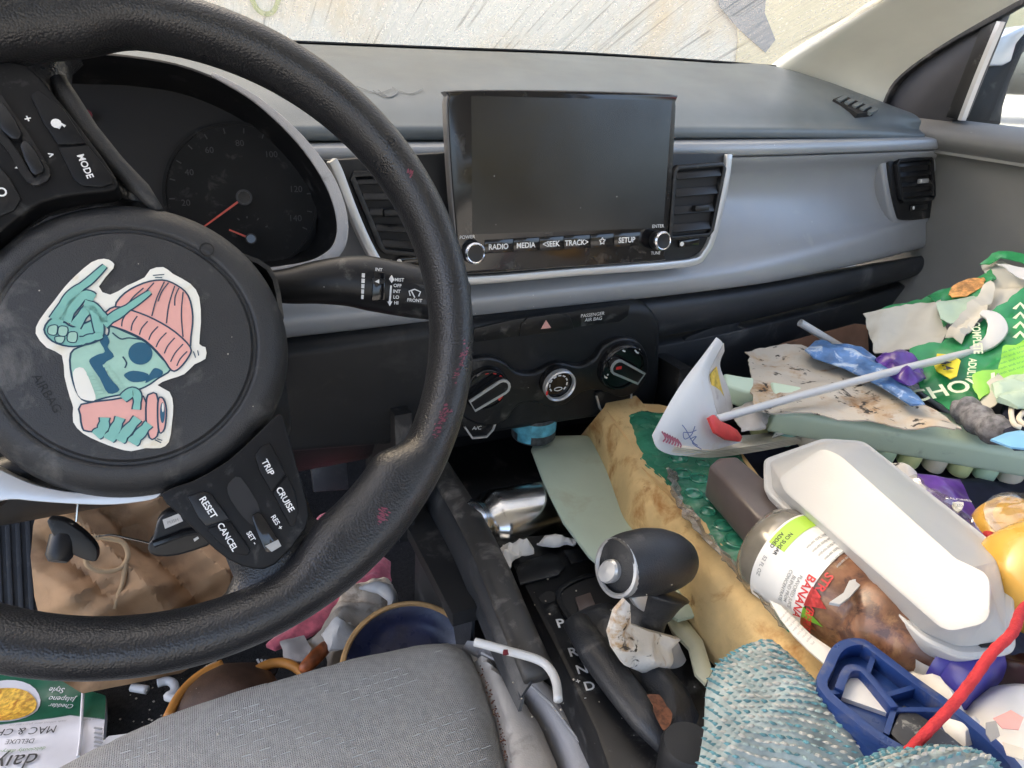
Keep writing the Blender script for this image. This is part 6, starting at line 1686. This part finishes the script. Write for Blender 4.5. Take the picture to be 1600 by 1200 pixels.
MB().tube([MZ.P(p.x, p.y, .004) for p in smooth([(130, 1080, 0), (128, 1112, 0), (126, 1150, 0), (122, 1182, 0)], 5, False)], .002, 6).build('seal_line', 'food_white', fb_)

def hanger(pts, lb):
    o = MB().tube(smooth([aZ(p[0], p[1], -.735) for p in pts], 5, False), .0055, 10).build('hanger_piece', 'white_plastic', None, ang=180)
    tag(o, lb, 'hanger piece', 'hanger pieces')
hanger([(246, 1068), (262, 1064), (272, 1070), (272, 1082), (262, 1088), (270, 1091), (290, 1094)], 'white hooked hanger piece on the black carpet')
hanger([(206, 1074), (230, 1078)], 'short white hanger stub beside the paper bag')
hanger([(412, 1032), (422, 1040), (432, 1046)], 'small white clip beyond the brown slipper')

sl = item('slipper', 'brown slipper with orange edging in front of the seat', 'slipper', aZ(350, 1080, -.7))
SLF = hz(-.66)
sheet('upper', SLF, [(256, 1130), (276, 1086), (308, 1056), (350, 1036), (398, 1035), (424, 1050), (446, 1080), (460, 1120), (360, 1160)], 'brown_leather', sl, step=.008, dome=.035, domew=.03, thick=.05)
MB().tube(smooth([SLF.P(*p, .012) for p in [(262, 1120), (282, 1083), (312, 1054), (348, 1036)]], 5, False), .0055, 8, flat=.6, nrm=(0, 0, 1)).build('edging', 'orange_trim', sl, ang=180)
MB().tube(smooth([SLF.P(*p, .004) for p in [(400, 1048), (420, 1038), (444, 1036), (466, 1046), (486, 1068)]], 5, False), .0058, 8).build('strap', 'orange_trim', sl, ang=180)
sheet('lining', SLF.up(-.005), [(296, 1060), (322, 1040), (338, 1032), (344, 1040), (316, 1062)], 'rag', sl, step=.008, dome=.008, domew=.01, thick=.004)

ds = item('dish', 'dark blue dish with a tan rim behind the seat edge', 'dish', aZ(640, 1010, -.6))
dc = aY(640, 1042, .535)
DSF = Fr(dc, (1, 0, 0), (-.08, -.42, .9))
MB().lathe(DSF, [(0, -.018), (.042, -.017), (.055, -.010), (.066, .0), (.069, .001), (.0695, -.002), (.05, -.025), (0, -.026)], 64).build('bowl', 'dish_blue', ds)
MB().lathe(DSF, [(.0655, .0), (.0665, .0022), (.0695, .0025), (.0715, .0), (.070, -.004)], 64).build('dish_edge', 'dish_rim', ds)

def scrap(name, poly, Z, mat, lb, cat, seed, dome=.02, dw=.025, amp=.006, sc=.04, group=None, jag=.002):
    o = sheet(name, hz(Z), poly, mat, None, step=.0045, ang=60, dome=dome, domew=dw, thick=.004, h=folds(seed, 5, sc, amp), jag=jag, seed=seed)
    return tag(o, lb, cat, group)
scrap('pink_cloth', [(416, 1008), (440, 984), (500, 940), (560, 900), (596, 868), (610, 878), (612, 905), (590, 930), (540, 962), (480, 994), (430, 1014)], -.70, 'pink_cloth', 'pink towelling cloth showing below the wheel rim', 'cloth', 91)
scrap('pink_cloth', [(486, 822), (500, 804), (525, 794), (560, 796), (580, 812), (560, 830), (520, 836)], -.60, 'pink_cloth', 'pink cloth showing through the gap above the lower rim', 'cloth', 92)
scrap('orange_scrap', [(545, 800), (562, 796), (576, 806), (562, 816)], -.575, 'orange_trim', 'small orange scrap on the pink cloth', 'scrap', 93, .006, .01)
scrap('beige_rag', [(474, 1010), (500, 985), (520, 950), (545, 918), (580, 906), (606, 908), (618, 922), (618, 945), (600, 975), (566, 990), (524, 1040), (512, 1050), (510, 1020)], -.665, 'rag', 'beige twisted rag between wheel rim and dish', 'rag', 94, .03, .02, .008, .035)
scrap('white_packet', [(560, 916), (590, 908), (612, 912), (622, 930), (618, 960), (606, 968), (604, 935), (590, 924)], -.62, 'white_plastic', 'white rounded packet edge above the rag', 'packet', 95, .012, .01, .002)
scrap('card_scrap', [(438, 1002), (474, 992), (486, 1010), (480, 1032), (446, 1036)], -.655, 'paper_grey', 'torn beige card scrap by the orange strap', 'card', 96, .003, .01, .003)
o = MB().tube(smooth([aZ(470, 1050, -.645), aZ(492, 1028, -.64), aZ(516, 1004, -.645)], 5, False), [.004, .007, .008, .0085, .009, .009, .009, .0085, .008, .006, .003], 10).build('orange_peel', 'orange_peel', None, ang=180)
tag(o, 'rust orange curl of peel beside the rag', 'peel')
BTZ = hz(-.66)
o = MB().prism(BTZ, pp(BTZ, [(384, 1042), (412, 1024), (440, 1030), (430, 1052), (400, 1060)]), -.004, 0).build('barcode_tag', 'print_black', None)
tag(o, 'black tag with white print beside the slipper', 'tag')
for k in range(5): MB().band(BTZ, pp(BTZ, [(402 + k * 6, 1030 + k * .5), (405 + k * 6, 1036 + k * .5)]), .0025, 0, .0006).build('print_bar', 'white_print', o)

tr = item('white_tray', 'white plastic tray edge between driver seat and console', 'tray', aZ(820, 1050, -.52))
TRZ = hz(-.432)
tp = smooth([TRZ.P(*p) for p in [(742, 1003), (790, 1016), (838, 1030), (858, 1044), (869, 1066), (872, 1094)]], 6, False)
MB().tube(tp, .0036, 10, flat=1.0).build('tray_rim', 'white_plastic', tr, ang=180)
sheet('red_stain', hz(-.4265), [(786, 1013), (794, 1014), (796, 1021), (787, 1022)], 'dark_red', tr, step=.003, thick=.0008, jag=.003)
o = sheet('paper_scrap', hz(-.735), [(150, 1166), (170, 1150), (200, 1146), (190, 1160), (160, 1176)], 'paper_white', None, step=.008, thick=.0012)
tag(o, 'white paper corner peeking out below the seat front', 'paper')

# ---- more loose litter filling the gaps of the heap
def loose(name, poly, Z, mat, lb, cat, seed, dome=.01, dw=.014, amp=.005, sc=.03, thick=.002, jag=.003):
    o = sheet(name, hz(Z), poly, mat, None, step=.0042, dome=dome, domew=dw, thick=thick, h=folds(seed, 6, sc, amp, .06), jag=jag, seed=seed, ang=30)
    return tag(o, lb, cat)
loose('film_scrap', [(1378, 738), (1430, 744), (1500, 800), (1545, 852), (1505, 852), (1430, 802)], -.333, 'cling_film', 'crinkled clear film between takeout box and purple wrapper', 'film', 201, .012, .012, .008, .022)
loose('napkin_scrap', [(1380, 716), (1428, 734), (1456, 778), (1432, 784), (1398, 750)], -.341, 'tissue_stained', 'stained napkin scrap beside the purple wrapper', 'napkin', 202)
loose('tissue_twist', [(1440, 1108), (1476, 1094), (1530, 1130), (1548, 1178), (1502, 1184), (1462, 1146)], -.342, 'tissue', 'twisted white tissue under the red rope', 'tissue', 203, .016, .012, .008, .02)
loose('maroon_wrapper', [(1500, 1022), (1560, 1018), (1650, 1024), (1650, 1086), (1560, 1078), (1520, 1064)], -.352, 'maroon_film', 'dark maroon wrapper beyond the bottle cap', 'wrapper', 204)
loose('napkin_ball', [(502, 992), (522, 972), (548, 970), (560, 988), (544, 1010), (516, 1016)], -.635, 'tissue', 'crumpled white napkin on the beige rag', 'napkin', 205, .02, .014, .010, .025)
loose('paper_shred', [(1140, 640), (1176, 628), (1206, 640), (1196, 668), (1160, 672)], -.338, 'paper_grey', 'dirty paper shred behind the booklet', 'paper', 206)
loose('snack_packet', [(1366, 560), (1400, 548), (1432, 556), (1448, 590), (1420, 600), (1388, 586)], -.300, 'purple_wrapper', 'dark glossy packet under the straws by the green bag', 'packet', 207, .012, .012, .006, .025)
loose('wrapper_strip', [(1546, 600), (1580, 588), (1650, 600), (1650, 640), (1590, 636), (1560, 626)], -.292, 'bag_pale', 'pale green wrapper strip above the navy garment', 'wrapper', 208, .012, .014, .007, .025)
crumb = MB(); g_ = np.random.default_rng(44)
for i in range(95):
    c = (g_.uniform(800, 1090), g_.uniform(860, 1190)) if i < 60 else (g_.uniform(170, 480), g_.uniform(1050, 1150))
    p, nn_ = hitpx(*c) if i % 6 == 0 else (None, None)
    if p is None: p = KZ.P(c[0], c[1], .001) if i < 60 else aZ(c[0], c[1], -.766)
    s_ = g_.uniform(.0004, .0013) * (1 if i < 60 else 1.5)
    crumb.lathe(Fr(p, (1, g_.normal() * .4, .2), (.2, .1, 1)), [(0, -s_), (s_, 0), (0, s_)], 5)
tag(crumb.build('crumbs', 'rag', None), 'pale crumbs scattered over console and carpet', 'crumbs', None, 'stuff')
